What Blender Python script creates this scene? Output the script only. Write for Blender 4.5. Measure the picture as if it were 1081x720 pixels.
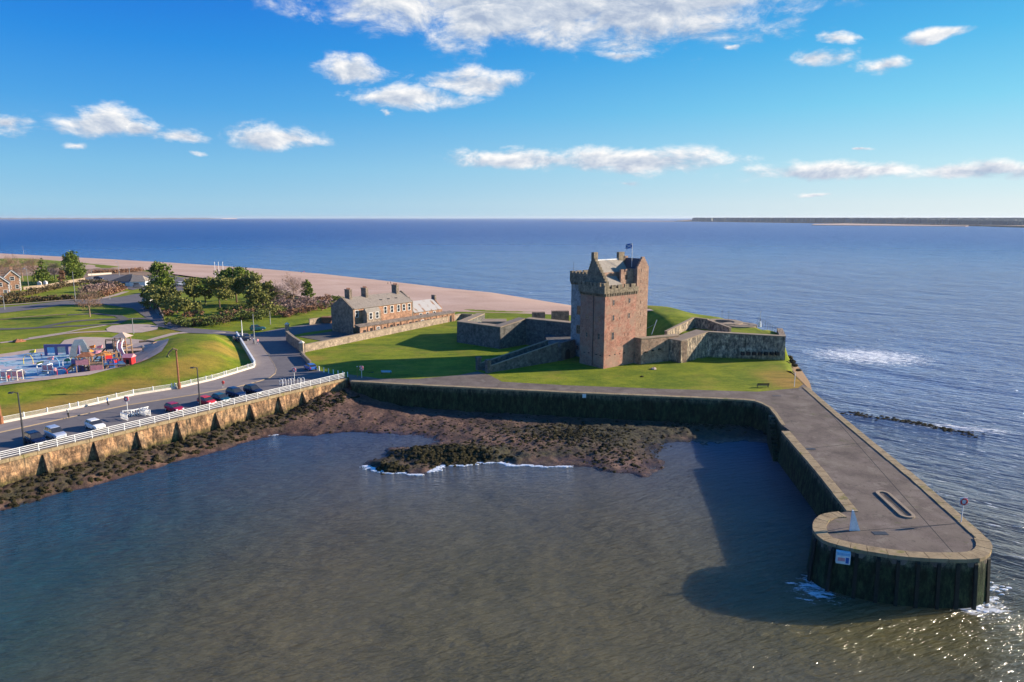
import bpy, math, random
import numpy as np
from mathutils import Vector, noise as mn
R=math.radians
for o in list(bpy.data.objects): bpy.data.objects.remove(o)
scene=bpy.context.scene; COL=scene.collection
random.seed(7)
# ------------------------------------------------------------------ camera
CAMH=38.0; FPX=720.67; PIT=math.atan((360-229.5)/FPX)
cam=bpy.data.cameras.new('camera'); camo=bpy.data.objects.new('camera',cam); COL.objects.link(camo)
cam.sensor_width=36; cam.lens=24; cam.clip_start=0.5; cam.clip_end=80000
camo.location=(0,0,CAMH); camo.rotation_euler=(math.pi/2-PIT,0,0); scene.camera=camo
SUN_EL=19.0; SUN_AZ=12.0      # azimuth measured from +X towards +Y
sd=Vector((math.cos(R(SUN_EL))*math.cos(R(SUN_AZ)),math.cos(R(SUN_EL))*math.sin(R(SUN_AZ)),math.sin(R(SUN_EL))))
sl=bpy.data.lights.new('sun','SUN'); sl.energy=5.0; sl.angle=R(0.5); sl.color=(1.0,0.85,0.67)
so=bpy.data.objects.new('sun',sl); COL.objects.link(so); so.rotation_euler=sd.to_track_quat('Z','Y').to_euler()
scene.view_settings.view_transform='Standard'; scene.view_settings.look='None'
scene.view_settings.gamma=1; scene.view_settings.exposure=0.95
scene.view_settings.use_curve_mapping=False

# ray helpers: where a bearing/depression seen from the drone meets a level or a wall plane
def ray(px,py):
    a=(px-540.5)/FPX; b=(360-py)/FPX
    return Vector((a,math.cos(PIT)+b*math.sin(PIT),-math.sin(PIT)+b*math.cos(PIT)))
def at(px,py,z=5.0):
    d=ray(px,py); return Vector((0,0,CAMH))+d*((z-CAMH)/d.z)
def hit(px,py,p0,n):
    d=ray(px,py); o=Vector((0,0,CAMH)); n=Vector(n); return o+d*((Vector(p0)-o).dot(n)/d.dot(n))

# ------------------------------------------------------------------ world
class NT:
    def __init__(s,tree): s.t=tree; s.N=tree.nodes; s.L=tree.links
    def n(s,typ,**kw):
        x=s.N.new(typ)
        for k,v in kw.items(): setattr(x,k,v)
        return x
    def put(s,sock,v):
        if v is None: return
        if isinstance(v,bpy.types.NodeSocket): s.L.new(v,sock)
        elif isinstance(v,(tuple,list)) and sock.type=='RGBA' and len(v)==3: sock.default_value=(*v,1)
        else: sock.default_value=v
    def m(s,op,a,b=None,c=None,clamp=False):
        x=s.n('ShaderNodeMath',operation=op,use_clamp=clamp)
        for i,v in enumerate((a,b,c)): s.put(x.inputs[i],v)
        return x.outputs[0]
    def vm(s,op,a,b=None,out=0):
        x=s.n('ShaderNodeVectorMath',operation=op)
        s.put(x.inputs[0],a)
        if b is not None: s.put(x.inputs['Scale'] if op=='SCALE' else x.inputs[1],b)
        return x.outputs[out]
    def sep(s,v):
        x=s.n('ShaderNodeSeparateXYZ'); s.put(x.inputs[0],v); return x.outputs
    def comb(s,a,b,c):
        x=s.n('ShaderNodeCombineXYZ')
        for i,v in enumerate((a,b,c)): s.put(x.inputs[i],v)
        return x.outputs[0]
    def noise(s,vec,scale,detail=4,rough=0.55,dist=0,col=False):
        x=s.n('ShaderNodeTexNoise'); s.put(x.inputs['Vector'],vec); x.inputs['Scale'].default_value=scale
        x.inputs['Detail'].default_value=detail; x.inputs['Roughness'].default_value=rough; x.inputs['Distortion'].default_value=dist
        return x.outputs[1 if col else 0]
    def ramp(s,fac,stops,interp='LINEAR'):
        x=s.n('ShaderNodeValToRGB'); x.color_ramp.interpolation=interp; e=x.color_ramp.elements
        while len(e)<len(stops): e.new(0.5)
        for k,(p,c) in enumerate(stops):
            e[k].position=p; e[k].color=(*c,1) if not isinstance(c,(int,float)) else (c,c,c,1)
        s.put(x.inputs[0],fac); return x.outputs[0]
    def mix(s,f,a,b,mode='MIX'):
        x=s.n('ShaderNodeMix',data_type='RGBA',blend_type=mode)
        s.put(x.inputs[0],f); s.put(x.inputs[6],a); s.put(x.inputs[7],b); return x.outputs[2]
    def smooth(s,v,a,b,lo=0.0,hi=1.0):
        x=s.n('ShaderNodeMapRange',interpolation_type='SMOOTHSTEP')
        s.put(x.inputs[0],v); x.inputs[1].default_value=a; x.inputs[2].default_value=b
        x.inputs[3].default_value=lo; x.inputs[4].default_value=hi; return x.outputs[0]

w=bpy.data.worlds.new('World'); scene.world=w; w.use_nodes=True
W=NT(w.node_tree); W.N.clear()
sky=W.n('ShaderNodeTexSky',sky_type='NISHITA'); sky.sun_disc=False
sky.sun_elevation=R(SUN_EL); sky.sun_rotation=R(90-SUN_AZ)
sky.altitude=40; sky.air_density=1.0; sky.dust_density=0.4; sky.ozone_density=3.2
tc=W.n('ShaderNodeTexCoord'); dirv=W.vm('NORMALIZE',tc.outputs['Generated'])
dx,dy,dz=W.sep(dirv)
az0=W.m('ARCTAN2',dx,dy); el0=W.m('ARCSINE',dz)
wp=W.n('ShaderNodeSeparateColor'); W.L.new(W.noise(W.comb(az0,W.m('MULTIPLY',el0,2.0),0.0),9,5,.6,0,col=True),wp.inputs[0])
az=W.m('ADD',az0,W.m('MULTIPLY',W.m('SUBTRACT',wp.outputs[0],.5),.11)); el=W.m('ADD',el0,W.m('MULTIPLY',W.m('SUBTRACT',wp.outputs[1],.5),.035))
# clear, deep blue winter sky: the physical sky graded by height and by bearing towards the sun
ef=W.m('DIVIDE',W.m('MAXIMUM',el0,0.0),1.5708)
g0=W.ramp(W.m('POWER',ef,0.5),[(0.0,(2.5,4.6,6.3)),(0.11,(2.4,4.6,6.3)),(0.205,(1.5,4.0,6.3)),(0.30,(0.45,2.8,6.2)),(0.37,(0.07,2.0,6.0)),(0.43,(0.01,1.3,5.6)),(1.0,(0.02,0.5,3.4))])
g1=W.ramp(W.m('POWER',ef,0.5),[(0.0,(6.0,6.8,7.0)),(0.11,(5.6,6.6,7.0)),(0.205,(4.0,6.2,7.0)),(0.30,(1.7,5.2,6.9)),(0.37,(0.6,3.9,6.6)),(0.43,(0.2,2.8,6.1)),(1.0,(0.1,0.9,4.0))])
sunw=W.smooth(az0,-0.6,0.85)
grade=W.mix(sunw,g0,g1)
skym=W.mix(0.90,sky.outputs[0],grade)
def azel(px,py):
    d=ray(px,py).normalized(); return math.atan2(d.x,d.y),math.asin(d.z)
#          x0   x1   y0  y1  strength
CLOUDS=[(335,720,-60,36,1.15),(500,815,-70,44,1.3),(440,600,-30,60,1.0),(610,712,46,66,.5),(338,415,58,88,.95),(440,551,70,100,.85),(366,495,88,116,.9),
 (402,422,112,126,.5),(60,160,110,146,1.0),(120,170,124,150,.95),(150,230,134,156,.62),(-30,46,120,142,.85),(238,352,132,160,1.0),(55,120,146,160,.3),
 (470,620,156,182,.9),(560,772,155,186,.95),(784,1000,172,194,.92),(930,1130,170,191,.9),(822,905,54,78,.62),(900,962,56,84,.6),(952,1030,28,48,.8),
 (838,884,200,208,.4),(900,934,152,159,.45),(625,690,190,200,.3),(750,775,42,56,.3),(-400,-150,40,110,1.0),(1150,1400,60,150,1.0),(868,915,30,50,.35),(180,215,155,166,.3)]
best=None; vbest=None
for (x0,x1,y0,y1,st) in CLOUDS:
    a0,_=azel(x0,(y0+y1)/2); a1,_=azel(x1,(y0+y1)/2); _,e1=azel((x0+x1)/2,y0); _,e0=azel((x0+x1)/2,y1)
    ac=(a0+a1)/2; ra=(a1-a0)/2; ec=(e0+e1)/2; re=(e1-e0)/2
    u=W.m('DIVIDE',W.m('SUBTRACT',az,ac),ra); v=W.m('DIVIDE',W.m('SUBTRACT',el,ec),re)
    vv=W.m('MAXIMUM',v,W.m('MULTIPLY',v,-1.25))
    d=W.m('SQRT',W.m('ADD',W.m('MULTIPLY',u,u),W.m('MULTIPLY',vv,vv)))
    e=W.m('SUBTRACT',st*0.62+.12,W.m('MULTIPLY',d,0.60))
    if best is None: best,vbest=e,v
    else:
        gt=W.m('GREATER_THAN',e,best)
        vbest=W.m('ADD',W.m('MULTIPLY',vbest,W.m('SUBTRACT',1.0,gt)),W.m('MULTIPLY',v,gt))
        best=W.m('MAXIMUM',best,e)
cv=W.comb(az0,W.m('MULTIPLY',el0,1.9),0.0)
cv2=W.comb(W.m('ADD',az0,0.010),W.m('MULTIPLY',W.m('ADD',el0,0.009),1.9),0.0)
n1=W.noise(cv,13,11,0.66,0.3); n2=W.noise(cv2,13,11,0.66,0.3)
den=W.m('ADD',best,W.m('MULTIPLY',W.m('SUBTRACT',n1,0.5),1.5))
alpha=W.m('MULTIPLY',W.smooth(den,-0.08,0.44),W.smooth(el0,-0.002,0.02))
litn=W.m('MULTIPLY',W.m('SUBTRACT',n1,n2),2.6)
lit=W.m('ADD',W.m('ADD',litn,0.62),W.m('MULTIPLY',W.m('MAXIMUM',vbest,-1.0),0.30))
thick=W.smooth(den,0.22,0.85)
lit=W.m('SUBTRACT',lit,W.m('MULTIPLY',thick,0.30),clamp=True)
ccol=W.ramp(lit,[(0.05,(2.9,3.6,4.9)),(0.45,(4.7,5.2,6.0)),(0.9,(7.8,7.7,7.6))])
skyc=W.mix(alpha,skym,ccol)
bg=W.n('ShaderNodeBackground'); W.L.new(skyc,bg.inputs[0]); bg.inputs[1].default_value=0.068
ow=W.n('ShaderNodeOutputWorld'); W.L.new(bg.outputs[0],ow.inputs[0])
w.cycles.sampling_method='MANUAL'; w.cycles.sample_map_resolution=512

# ------------------------------------------------------------------ materials
def newmat(name):
    m=bpy.data.materials.new(name); m.use_nodes=True; t=NT(m.node_tree); t.N.clear()
    b=t.n('ShaderNodeBsdfPrincipled'); o=t.n('ShaderNodeOutputMaterial'); t.L.new(b.outputs[0],o.inputs[0]); t.b=b; t.o=o
    geo=t.n('ShaderNodeNewGeometry'); t.pos=geo.outputs['Position']; t.nor=geo.outputs['Normal']; t.tn=geo.outputs['True Normal']
    return m,t
def fin(t,col=None,rough=None,h=None,bs=0.4,bd=0.1,metal=0,spec=None):
    if col is not None: t.put(t.b.inputs['Base Color'],col)
    if rough is not None: t.put(t.b.inputs['Roughness'],rough)
    t.b.inputs['Metallic'].default_value=metal
    if spec is not None: t.b.inputs['Specular IOR Level'].default_value=spec
    if h is not None:
        bp=t.n('ShaderNodeBump'); bp.inputs['Strength'].default_value=bs; bp.inputs['Distance'].default_value=bd
        t.put(bp.inputs['Height'],h); t.L.new(bp.outputs[0],t.b.inputs['Normal'])
def paint(name,c,rough=0.45,metal=0,var=0.12):
    m,t=newmat(name); n=t.noise(t.pos,2.5,5,0.6)
    col=t.mix(t.smooth(n,0.3,0.7),tuple(x*(1-var) for x in c),tuple(min(1,x*(1+var)) for x in c))
    fin(t,col,rough,metal=metal); return m
def wallcoords(t):
    tx=t.vm('CROSS_PRODUCT',t.tn,(0,0,1)); u=t.vm('DOT_PRODUCT',t.vm('NORMALIZE',tx),t.pos,out=1)
    x,y,z=t.sep(t.pos); return t.comb(u,z,0.0),z
def stone(name,c1,c2,mortar,bw=0.55,rh=0.3,algae=None,stain=0.35,top=None,streak=0.3,patch=None,con=.52):
    m,t=newmat(name); uv,z=wallcoords(t)
    wob=t.vm('ADD',uv,t.vm('SCALE',t.noise(t.pos,1.3,3,0.5,col=True),0.12))
    br=t.n('ShaderNodeTexBrick'); t.put(br.inputs['Vector'],wob); br.inputs['Scale'].default_value=1
    br.inputs['Brick Width'].default_value=bw; br.inputs['Row Height'].default_value=rh; br.inputs['Mortar Size'].default_value=0.022
    br.inputs['Mortar Smooth'].default_value=0.4; br.inputs['Bias'].default_value=0.0
    br.inputs['Color1'].default_value=(*c1,1); br.inputs['Color2'].default_value=(*c2,1); br.inputs['Mortar'].default_value=(*mortar,1)
    col=br.outputs[0]
    n1=t.noise(t.pos,0.35,6,0.65); n2=t.noise(t.pos,2.6,5,0.7)
    col=t.mix(t.smooth(n2,0.35,0.72,0,0.75),col,tuple(a*0.42+b*0.12 for a,b in zip(c1,c2)))
    col=t.mix(t.smooth(n2,0.62,0.40,0,0.5),tuple(min(1,x*1.35) for x in c2),col) if False else col
    pale=t.noise(t.vm('ADD',t.pos,(31,7,5)),1.1,5,0.7)
    col=t.mix(t.smooth(pale,0.55,0.75,0,0.55),col,tuple(min(1,x*1.5) for x in c2))
    col=t.mix(1.0,col,t.ramp(t.noise(t.vm('ADD',t.pos,(3,9,1)),0.95,7,0.75),[(.34,(1-con,1-con,1-con)),(.5,(.97,.97,.97)),(.64,(1+con*.9,1+con*.85,1+con*.8))]),'MULTIPLY')
    if patch: col=t.mix(t.smooth(n1,0.45,0.62,0,0.75),col,patch)
    col=t.mix(t.smooth(n1,0.5,0.8,0,stain),col,(0.05,0.048,0.04))
    sx=t.noise(t.vm('MULTIPLY',t.comb(t.sep(uv)[0],t.sep(uv)[1],0.0),(1.6,0.14,1)),1.0,5,0.6)
    col=t.mix(t.smooth(sx,0.52,0.74,0,streak),col,(0.04,0.042,0.036))
    if top is not None:   # lichen and weathering near the wall head
        col=t.mix(t.m('MULTIPLY',t.smooth(z,top[0]-2.2,top[0]),t.smooth(n2,0.3,0.6,0.4,1)),col,top[1])
    if algae is not None:
        zz=t.m('ADD',z,t.m('MULTIPLY',t.m('SUBTRACT',n2,0.5),1.6))
        col=t.mix(t.smooth(zz,algae[0],algae[1]),algae[2],col)
        if len(algae)>3: col=t.mix(t.smooth(zz,algae[3],algae[4]),algae[5],col)
    if algae is not None: col=t.mix(1.0,col,t.ramp(t.noise(t.vm('MULTIPLY',t.pos,(1.6,1.6,.6)),1.1,7,0.8),[(.38,(.35,.35,.35)),(.5,(1,1,1)),(.62,(2.6,2.4,2.0))]),'MULTIPLY')
    h=t.m('ADD',t.m('MULTIPLY',br.outputs['Fac'],-0.6),t.noise(t.pos,5,6,0.7))
    fin(t,col,0.93,h,0.6,0.12,spec=0.2); return m
def ground_mat(name,stops,s1,s2,rough=0.95,bs=0.5,bd=0.1,s3=None,extra=None,spec=0.15):
    m,t=newmat(name); a=t.noise(t.pos,s1,6,0.6,0.4); b=t.noise(t.pos,s2,6,0.7)
    f=t.m('ADD',t.m('MULTIPLY',a,0.6),t.m('MULTIPLY',b,0.4))
    if s3: f=t.m('ADD',t.m('MULTIPLY',f,0.8),t.m('MULTIPLY',t.noise(t.pos,s3,4,0.7),0.2))
    col=t.ramp(f,stops)
    if extra: col=extra(t,col)
    fin(t,col,rough,b,bs,bd,spec=spec); return m
M={}
def grass_extra(t,col):
    # worn, straw coloured turf on the banks by the sea wall and the point
    x,y,z=t.sep(t.pos)
    n=t.noise(t.pos,0.13,5,0.65); col=t.mix(t.smooth(n,.5,.68,0,.55),col,(0.26,0.215,0.035)); n3=t.noise(t.pos,2.2,5,0.75)
    for (cx,cy,r,k) in WORN:
        d=t.vm('LENGTH',t.vm('SUBTRACT',t.comb(x,y,0.0),(cx,cy,0)),out=1)
        f=t.smooth(t.m('ADD',d,t.m('MULTIPLY',t.m('SUBTRACT',n3,0.5),r*0.9)),r,r*0.35,0,k)
        col=t.mix(f,col,(0.33,0.20,0.045))
    col=t.mix(t.smooth(n3,0.52,0.75,0,0.35),col,(0.13,0.10,0.015))
    col=t.mix(1.0,col,t.ramp(t.noise(t.pos,7,4,.8),[(.35,(.62,.66,.6)),(.5,(1,1,1)),(.65,(1.3,1.25,1.3))]),'MULTIPLY')
    col=t.mix(1.0,col,t.ramp(t.noise(t.vm('MULTIPLY',t.pos,(.5,1.3,1)),.35,5,.7),[(.35,(.72,.78,.7)),(.5,(1,1,1)),(.65,(1.2,1.12,1.1))]),'MULTIPLY')
    return t.mix(t.smooth(t.m('ADD',z,t.m('MULTIPLY',n3,1.2)),5.35,4.6),col,(0.17,0.115,0.07))
WORN=[]
for (px,py,r,k) in [(830,397,9,.7),(842,405,8,.9),(20,434,9,.7),(80,421,8,.7),(140,408,7,.7),(190,397,6,.6),(238,378,8,.6),(250,365,6,.5),(110,414,6,.6),(50,428,6,.6),(215,390,7,.5),(90,352,8,.5),(180,350,9,.4),(330,378,5,.4)]:
    p=at(px,py,5); WORN.append((p.x,p.y,r,k))
M['grass']=ground_mat('grass',[(0.32,(0.065,0.115,0.008)),(0.45,(0.125,0.175,0.010)),(0.55,(0.20,0.235,0.014)),(0.7,(0.29,0.28,0.03))],0.12,1.1,s3=6,extra=grass_extra,bs=0.9,bd=0.12)
def asphalt_extra(c2,k):
    def f(t,col):
        n=t.noise(t.pos,0.22,5,0.6); col=t.mix(t.smooth(n,0.42,0.66,0,k),col,c2)
        v=t.n('ShaderNodeTexVoronoi',feature='DISTANCE_TO_EDGE'); v.inputs['Scale'].default_value=0.09
        t.put(v.inputs['Vector'],t.vm('ADD',t.pos,t.vm('SCALE',t.noise(t.pos,0.5,3,0.5,col=True),1.5)))
        return t.mix(t.smooth(v.outputs['Distance'],0.002,0.006,0.35,0),col,(0.05,0.05,0.045))
    return f
M['asphalt']=ground_mat('asphalt',[(0.3,(0.12,0.11,0.115)),(0.7,(0.19,0.175,0.175))],0.5,9,extra=asphalt_extra((0.17,0.155,0.15),.5),bs=.3,bd=.02)
def deck_extra(t,col):
    col=asphalt_extra((0.20,0.165,0.13),.6)(t,col)
    a=t.noise(t.pos,1.6,6,.75); col=t.mix(t.smooth(a,.54,.66,0,.6),col,(0.06,0.052,0.045))
    b=t.noise(t.vm('ADD',t.pos,(9,2,0)),.45,6,.7); col=t.mix(t.smooth(b,.56,.64,0,.5),col,(0.25,0.215,0.17))
    c=t.noise(t.pos,.3,5,.8); return t.mix(t.smooth(c,.58,.7,0,.6),col,(0.10,0.11,0.04))
M['deck']=ground_mat('pier_deck',[(0.32,(0.085,0.07,0.06)),(0.5,(0.15,0.12,0.10)),(0.68,(0.235,0.195,0.165))],0.35,6,extra=deck_extra,bs=.5,bd=.03)
M['paving']=ground_mat('paving',[(0.3,(0.21,0.175,0.16)),(0.7,(0.31,0.265,0.24))],0.5,8,bs=.3,bd=.02)
M['darkpath']=ground_mat('darkpath',[(0.3,(0.09,0.085,0.08)),(0.7,(0.16,0.145,0.13))],0.5,8,bs=.3,bd=.02)
M['palepath']=ground_mat('palepath',[(0.3,(0.36,0.26,0.21)),(0.7,(0.55,0.44,0.36))],0.6,7,bs=.4,bd=.03)
M['dirt']=ground_mat('dirt',[(0.3,(0.20,0.13,0.07)),(0.7,(0.40,0.28,0.17))],0.6,4,bs=.6,bd=.1)
def cope_extra(t,col):
    n=t.noise(t.pos,0.5,5,0.7); col=t.mix(t.smooth(n,0.56,0.68,0,.7),col,(0.16,0.16,0.035)); n4=t.noise(t.pos,1.1,5,0.8); col=t.mix(t.smooth(n4,0.5,0.7,0,.7),col,(0.12,0.095,0.07))
    br=t.n('ShaderNodeTexVoronoi'); br.inputs['Scale'].default_value=0.7; t.put(br.inputs['Vector'],t.pos)
    return t.mix(0.35,col,br.outputs['Color'],'MULTIPLY') if False else col
M['coping']=ground_mat('coping_stone',[(0.3,(0.20,0.15,0.09)),(0.5,(0.33,0.25,0.145)),(0.7,(0.42,0.33,0.20))],0.6,3,extra=cope_extra,bs=.6,bd=.08)
M['sand']=ground_mat('sand',[(0.3,(0.36,0.235,0.17)),(0.5,(0.50,0.34,0.255)),(0.7,(0.62,0.46,0.37))],0.035,0.9,s3=4,bs=.5,bd=.15)
M['dune']=ground_mat('dune_scrub',[(0.35,(0.14,0.085,0.045)),(0.5,(0.30,0.20,0.13)),(0.65,(0.38,0.28,0.19))],0.08,1.2,bs=.9,bd=.3)
ALG=(0.9,2.9,(0.006,0.009,0.004),3.5,5.0,(0.020,0.034,0.017))
M['quay']=stone('quay_stone',(0.16,0.15,0.11),(0.10,0.11,0.075),(0.04,0.045,0.035),1.1,0.5,algae=ALG,stain=.5,streak=.5)
M['seawall']=stone('sea_wall_stone',(0.28,0.17,0.10),(0.17,0.11,0.07),(0.07,0.05,0.035),2.4,.8,algae=(1.4,3.0,(0.045,0.045,0.018)),stain=.8,streak=.95,patch=(0.34,0.225,0.13),con=.6)
M['tower']=stone('tower_rubble',(0.43,0.19,0.135),(0.45,0.265,0.195),(0.42,0.29,0.22),0.62,0.34,con=.30,stain=.3,top=(23.0,(0.24,0.20,0.11)),streak=.3,patch=(0.40,0.275,0.205))
M['turret']=stone('turret_stone',(0.43,0.25,0.17),(0.46,0.31,0.225),(0.42,0.33,0.26),0.6,0.32,stain=.25,streak=.18,con=.22)
M['harl']=stone('harled_wall',(0.36,0.35,0.33),(0.42,0.40,0.38),(0.36,0.35,0.33),2.5,1.4,stain=.3,streak=.3)
M['parapet']=stone('parapet_stone',(0.25,0.205,0.145),(0.33,0.27,0.19),(0.18,0.15,0.11),0.6,0.32,stain=.55,streak=.4)
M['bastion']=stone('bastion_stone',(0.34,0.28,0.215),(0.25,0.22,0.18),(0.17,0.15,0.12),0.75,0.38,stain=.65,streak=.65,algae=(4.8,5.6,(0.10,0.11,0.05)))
M['shadestone']=stone('shade_darkened_bastion_stone',(0.19,0.18,0.165),(0.13,0.13,0.12),(0.09,0.09,0.08),0.75,0.38,stain=.6,streak=.7)  # bastion stone painted darker to stand in for shade west of the tower
M['block']=stone('caponier_stone',(0.40,0.26,0.18),(0.34,0.25,0.185),(0.30,0.24,0.18),0.7,0.34,stain=.4,streak=.35)
M['sandstone']=stone('red_sandstone',(0.46,0.26,0.165),(0.40,0.23,0.15),(0.36,0.25,0.18),0.7,0.32,stain=.2,streak=.2)
M['gable']=stone('grey_rubble',(0.30,0.235,0.18),(0.24,0.20,0.165),(0.26,0.22,0.18),0.6,0.3,stain=.3,streak=.25)
M['ruin']=stone('boundary_stone',(0.42,0.33,0.25),(0.36,0.28,0.21),(0.30,0.24,0.19),0.6,0.3,stain=.25,streak=.2)
M['slab']=ground_mat('slab_top',[(0.3,(0.24,0.185,0.13)),(0.7,(0.38,0.30,0.215))],0.7,4,bs=.4,bd=.05)
def slate(name,c1,c2):
    m,t=newmat(name); uv,z=wallcoords(t)
    br=t.n('ShaderNodeTexBrick'); t.put(br.inputs['Vector'],uv); br.inputs['Scale'].default_value=1
    br.inputs['Brick Width'].default_value=.4; br.inputs['Row Height'].default_value=.25; br.inputs['Mortar Size'].default_value=.012
    br.inputs['Color1'].default_value=(*c1,1); br.inputs['Color2'].default_value=(*c2,1); br.inputs['Mortar'].default_value=(*[x*.5 for x in c1],1)
    n=t.noise(t.pos,1.1,6,.7); col=t.mix(t.smooth(n,.45,.75,0,.6),br.outputs[0],tuple(x*.55 for x in c1))
    fin(t,col,.7,t.m('ADD',br.outputs['Fac'],n),.4,.05); return m
M['slate']=slate('slate_roof',(0.27,0.225,0.18),(0.33,0.28,0.225)); M['darkslate']=slate('dark_slate',(0.05,0.055,0.065),(0.07,0.07,0.08))
M['leadroof']=slate('pale_roof',(0.27,0.235,0.19),(0.33,0.285,0.235))
def tin():
    m,t=newmat('tin_roof'); n=t.noise(t.vm('MULTIPLY',t.pos,(1,1,1)),0.55,3,.5)
    x,y,z=t.sep(t.pos); s=t.m('ADD',t.m('MULTIPLY',x,.627),t.m('MULTIPLY',y,.78))
    k=t.smooth(t.m('SINE',t.m('MULTIPLY',s,2.1)),.55,.85); k=t.m('MULTIPLY',k,t.smooth(n,.42,.58))
    col=t.mix(k,(0.40,0.38,0.36),(0.26,0.15,0.09)); fin(t,col,.5,t.m('SINE',t.m('MULTIPLY',s,24)),.3,.03); return m
M['tin']=tin()
M['glass']=paint('window_glass',(0.03,0.035,0.045),0.12); M['dark']=paint('dark_opening',(0.012,0.012,0.014),0.9)
M['white']=paint('white_paint',(0.78,0.78,0.76),0.5); M['cream']=paint('cream_wall',(0.62,0.56,0.48),0.85)
M['iron']=paint('dark_iron',(0.04,0.04,0.045),0.5); M['steel']=paint('grey_steel',(0.35,0.36,0.37),0.4,0.6)
M['wood']=paint('wood',(0.30,0.19,0.11),0.8,var=.3); M['darkwood']=paint('dark_wood',(0.012,0.014,0.009),0.8,var=.4)
M['rust']=paint('rusty_brown',(0.26,0.10,0.045),0.8,var=.3); M['red']=paint('red_paint',(0.55,0.03,0.03),0.35)
M['magenta']=paint('crimson_paint',(0.42,0.015,0.06),0.3,0.3); M['bluep']=paint('blue_paint',(0.03,0.13,0.42),0.35)
M['dkblue']=paint('dark_blue_paint',(0.012,0.035,0.10),0.25,0.4); M['navy']=paint('navy_paint',(0.01,0.018,0.05),0.25,0.4)
M['teal']=paint('teal_paint',(0.02,0.11,0.14),0.25,0.4); M['silver']=paint('silver_paint',(0.62,0.66,0.70),0.3,0.5)
M['grey']=paint('grey_paint',(0.25,0.25,0.26),0.35,0.3); M['black']=paint('rubber',(0.015,0.015,0.015),0.8)
M['orange']=paint('orange_canvas',(0.75,0.26,0.03),0.7); M['yellow']=paint('yellow_paint',(0.7,0.5,0.05),0.5)
M['pink']=paint('pink_paint',(0.75,0.30,0.32),0.5); M['lightblue']=paint('light_blue_paint',(0.25,0.52,0.75),0.5); M['green']=paint('green_paint',(0.05,0.28,0.12),0.5)
M['purple']=paint('purple_paint',(0.16,0.12,0.28),0.6); M['lamp']=paint('lamp_glass',(0.7,0.75,0.8),0.2)
M['headlight']=paint('headlight_glass',(0.75,0.78,0.8),0.1); M['redlight']=paint('tail_light',(0.5,0.02,0.02),0.2)
M['skin']=paint('skin',(0.5,0.3,0.22),0.6); M['hair']=paint('hair',(0.04,0.025,0.015),0.7)
M['bark']=paint('bark',(0.11,0.075,0.05),0.9,var=.35); M['palebark']=paint('pale_bark',(0.30,0.20,0.14),0.9,var=.3)
def leaf(name,a,b,c):
    m,t=newmat(name); n=t.noise(t.pos,0.55,4,.6); n2=t.noise(t.pos,4,3,.6)
    f=t.m('ADD',t.m('MULTIPLY',n,.5),t.m('MULTIPLY',n2,.5)); fin(t,t.ramp(f,[(.35,a),(.5,b),(.65,c)]),.7,spec=.2); return m
M['pine']=leaf('pine_needles',(0.045,0.09,0.015),(0.12,0.17,0.022),(0.23,0.25,0.04))
M['olive']=leaf('olive_leaves',(0.09,0.11,0.028),(0.18,0.185,0.045),(0.31,0.27,0.07))
M['russet']=leaf('russet_twigs',(0.14,0.07,0.04),(0.25,0.13,0.075),(0.34,0.2,0.12))
M['mauve']=leaf('mauve_twigs',(0.14,0.09,0.085),(0.25,0.165,0.145),(0.34,0.24,0.20))
M['hedge']=leaf('hedge_leaves',(0.07,0.055,0.025),(0.12,0.085,0.04),(0.18,0.13,0.06))
M['bush']=leaf('bush_leaves',(0.06,0.09,0.02),(0.12,0.15,0.035),(0.22,0.22,0.05))

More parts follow.
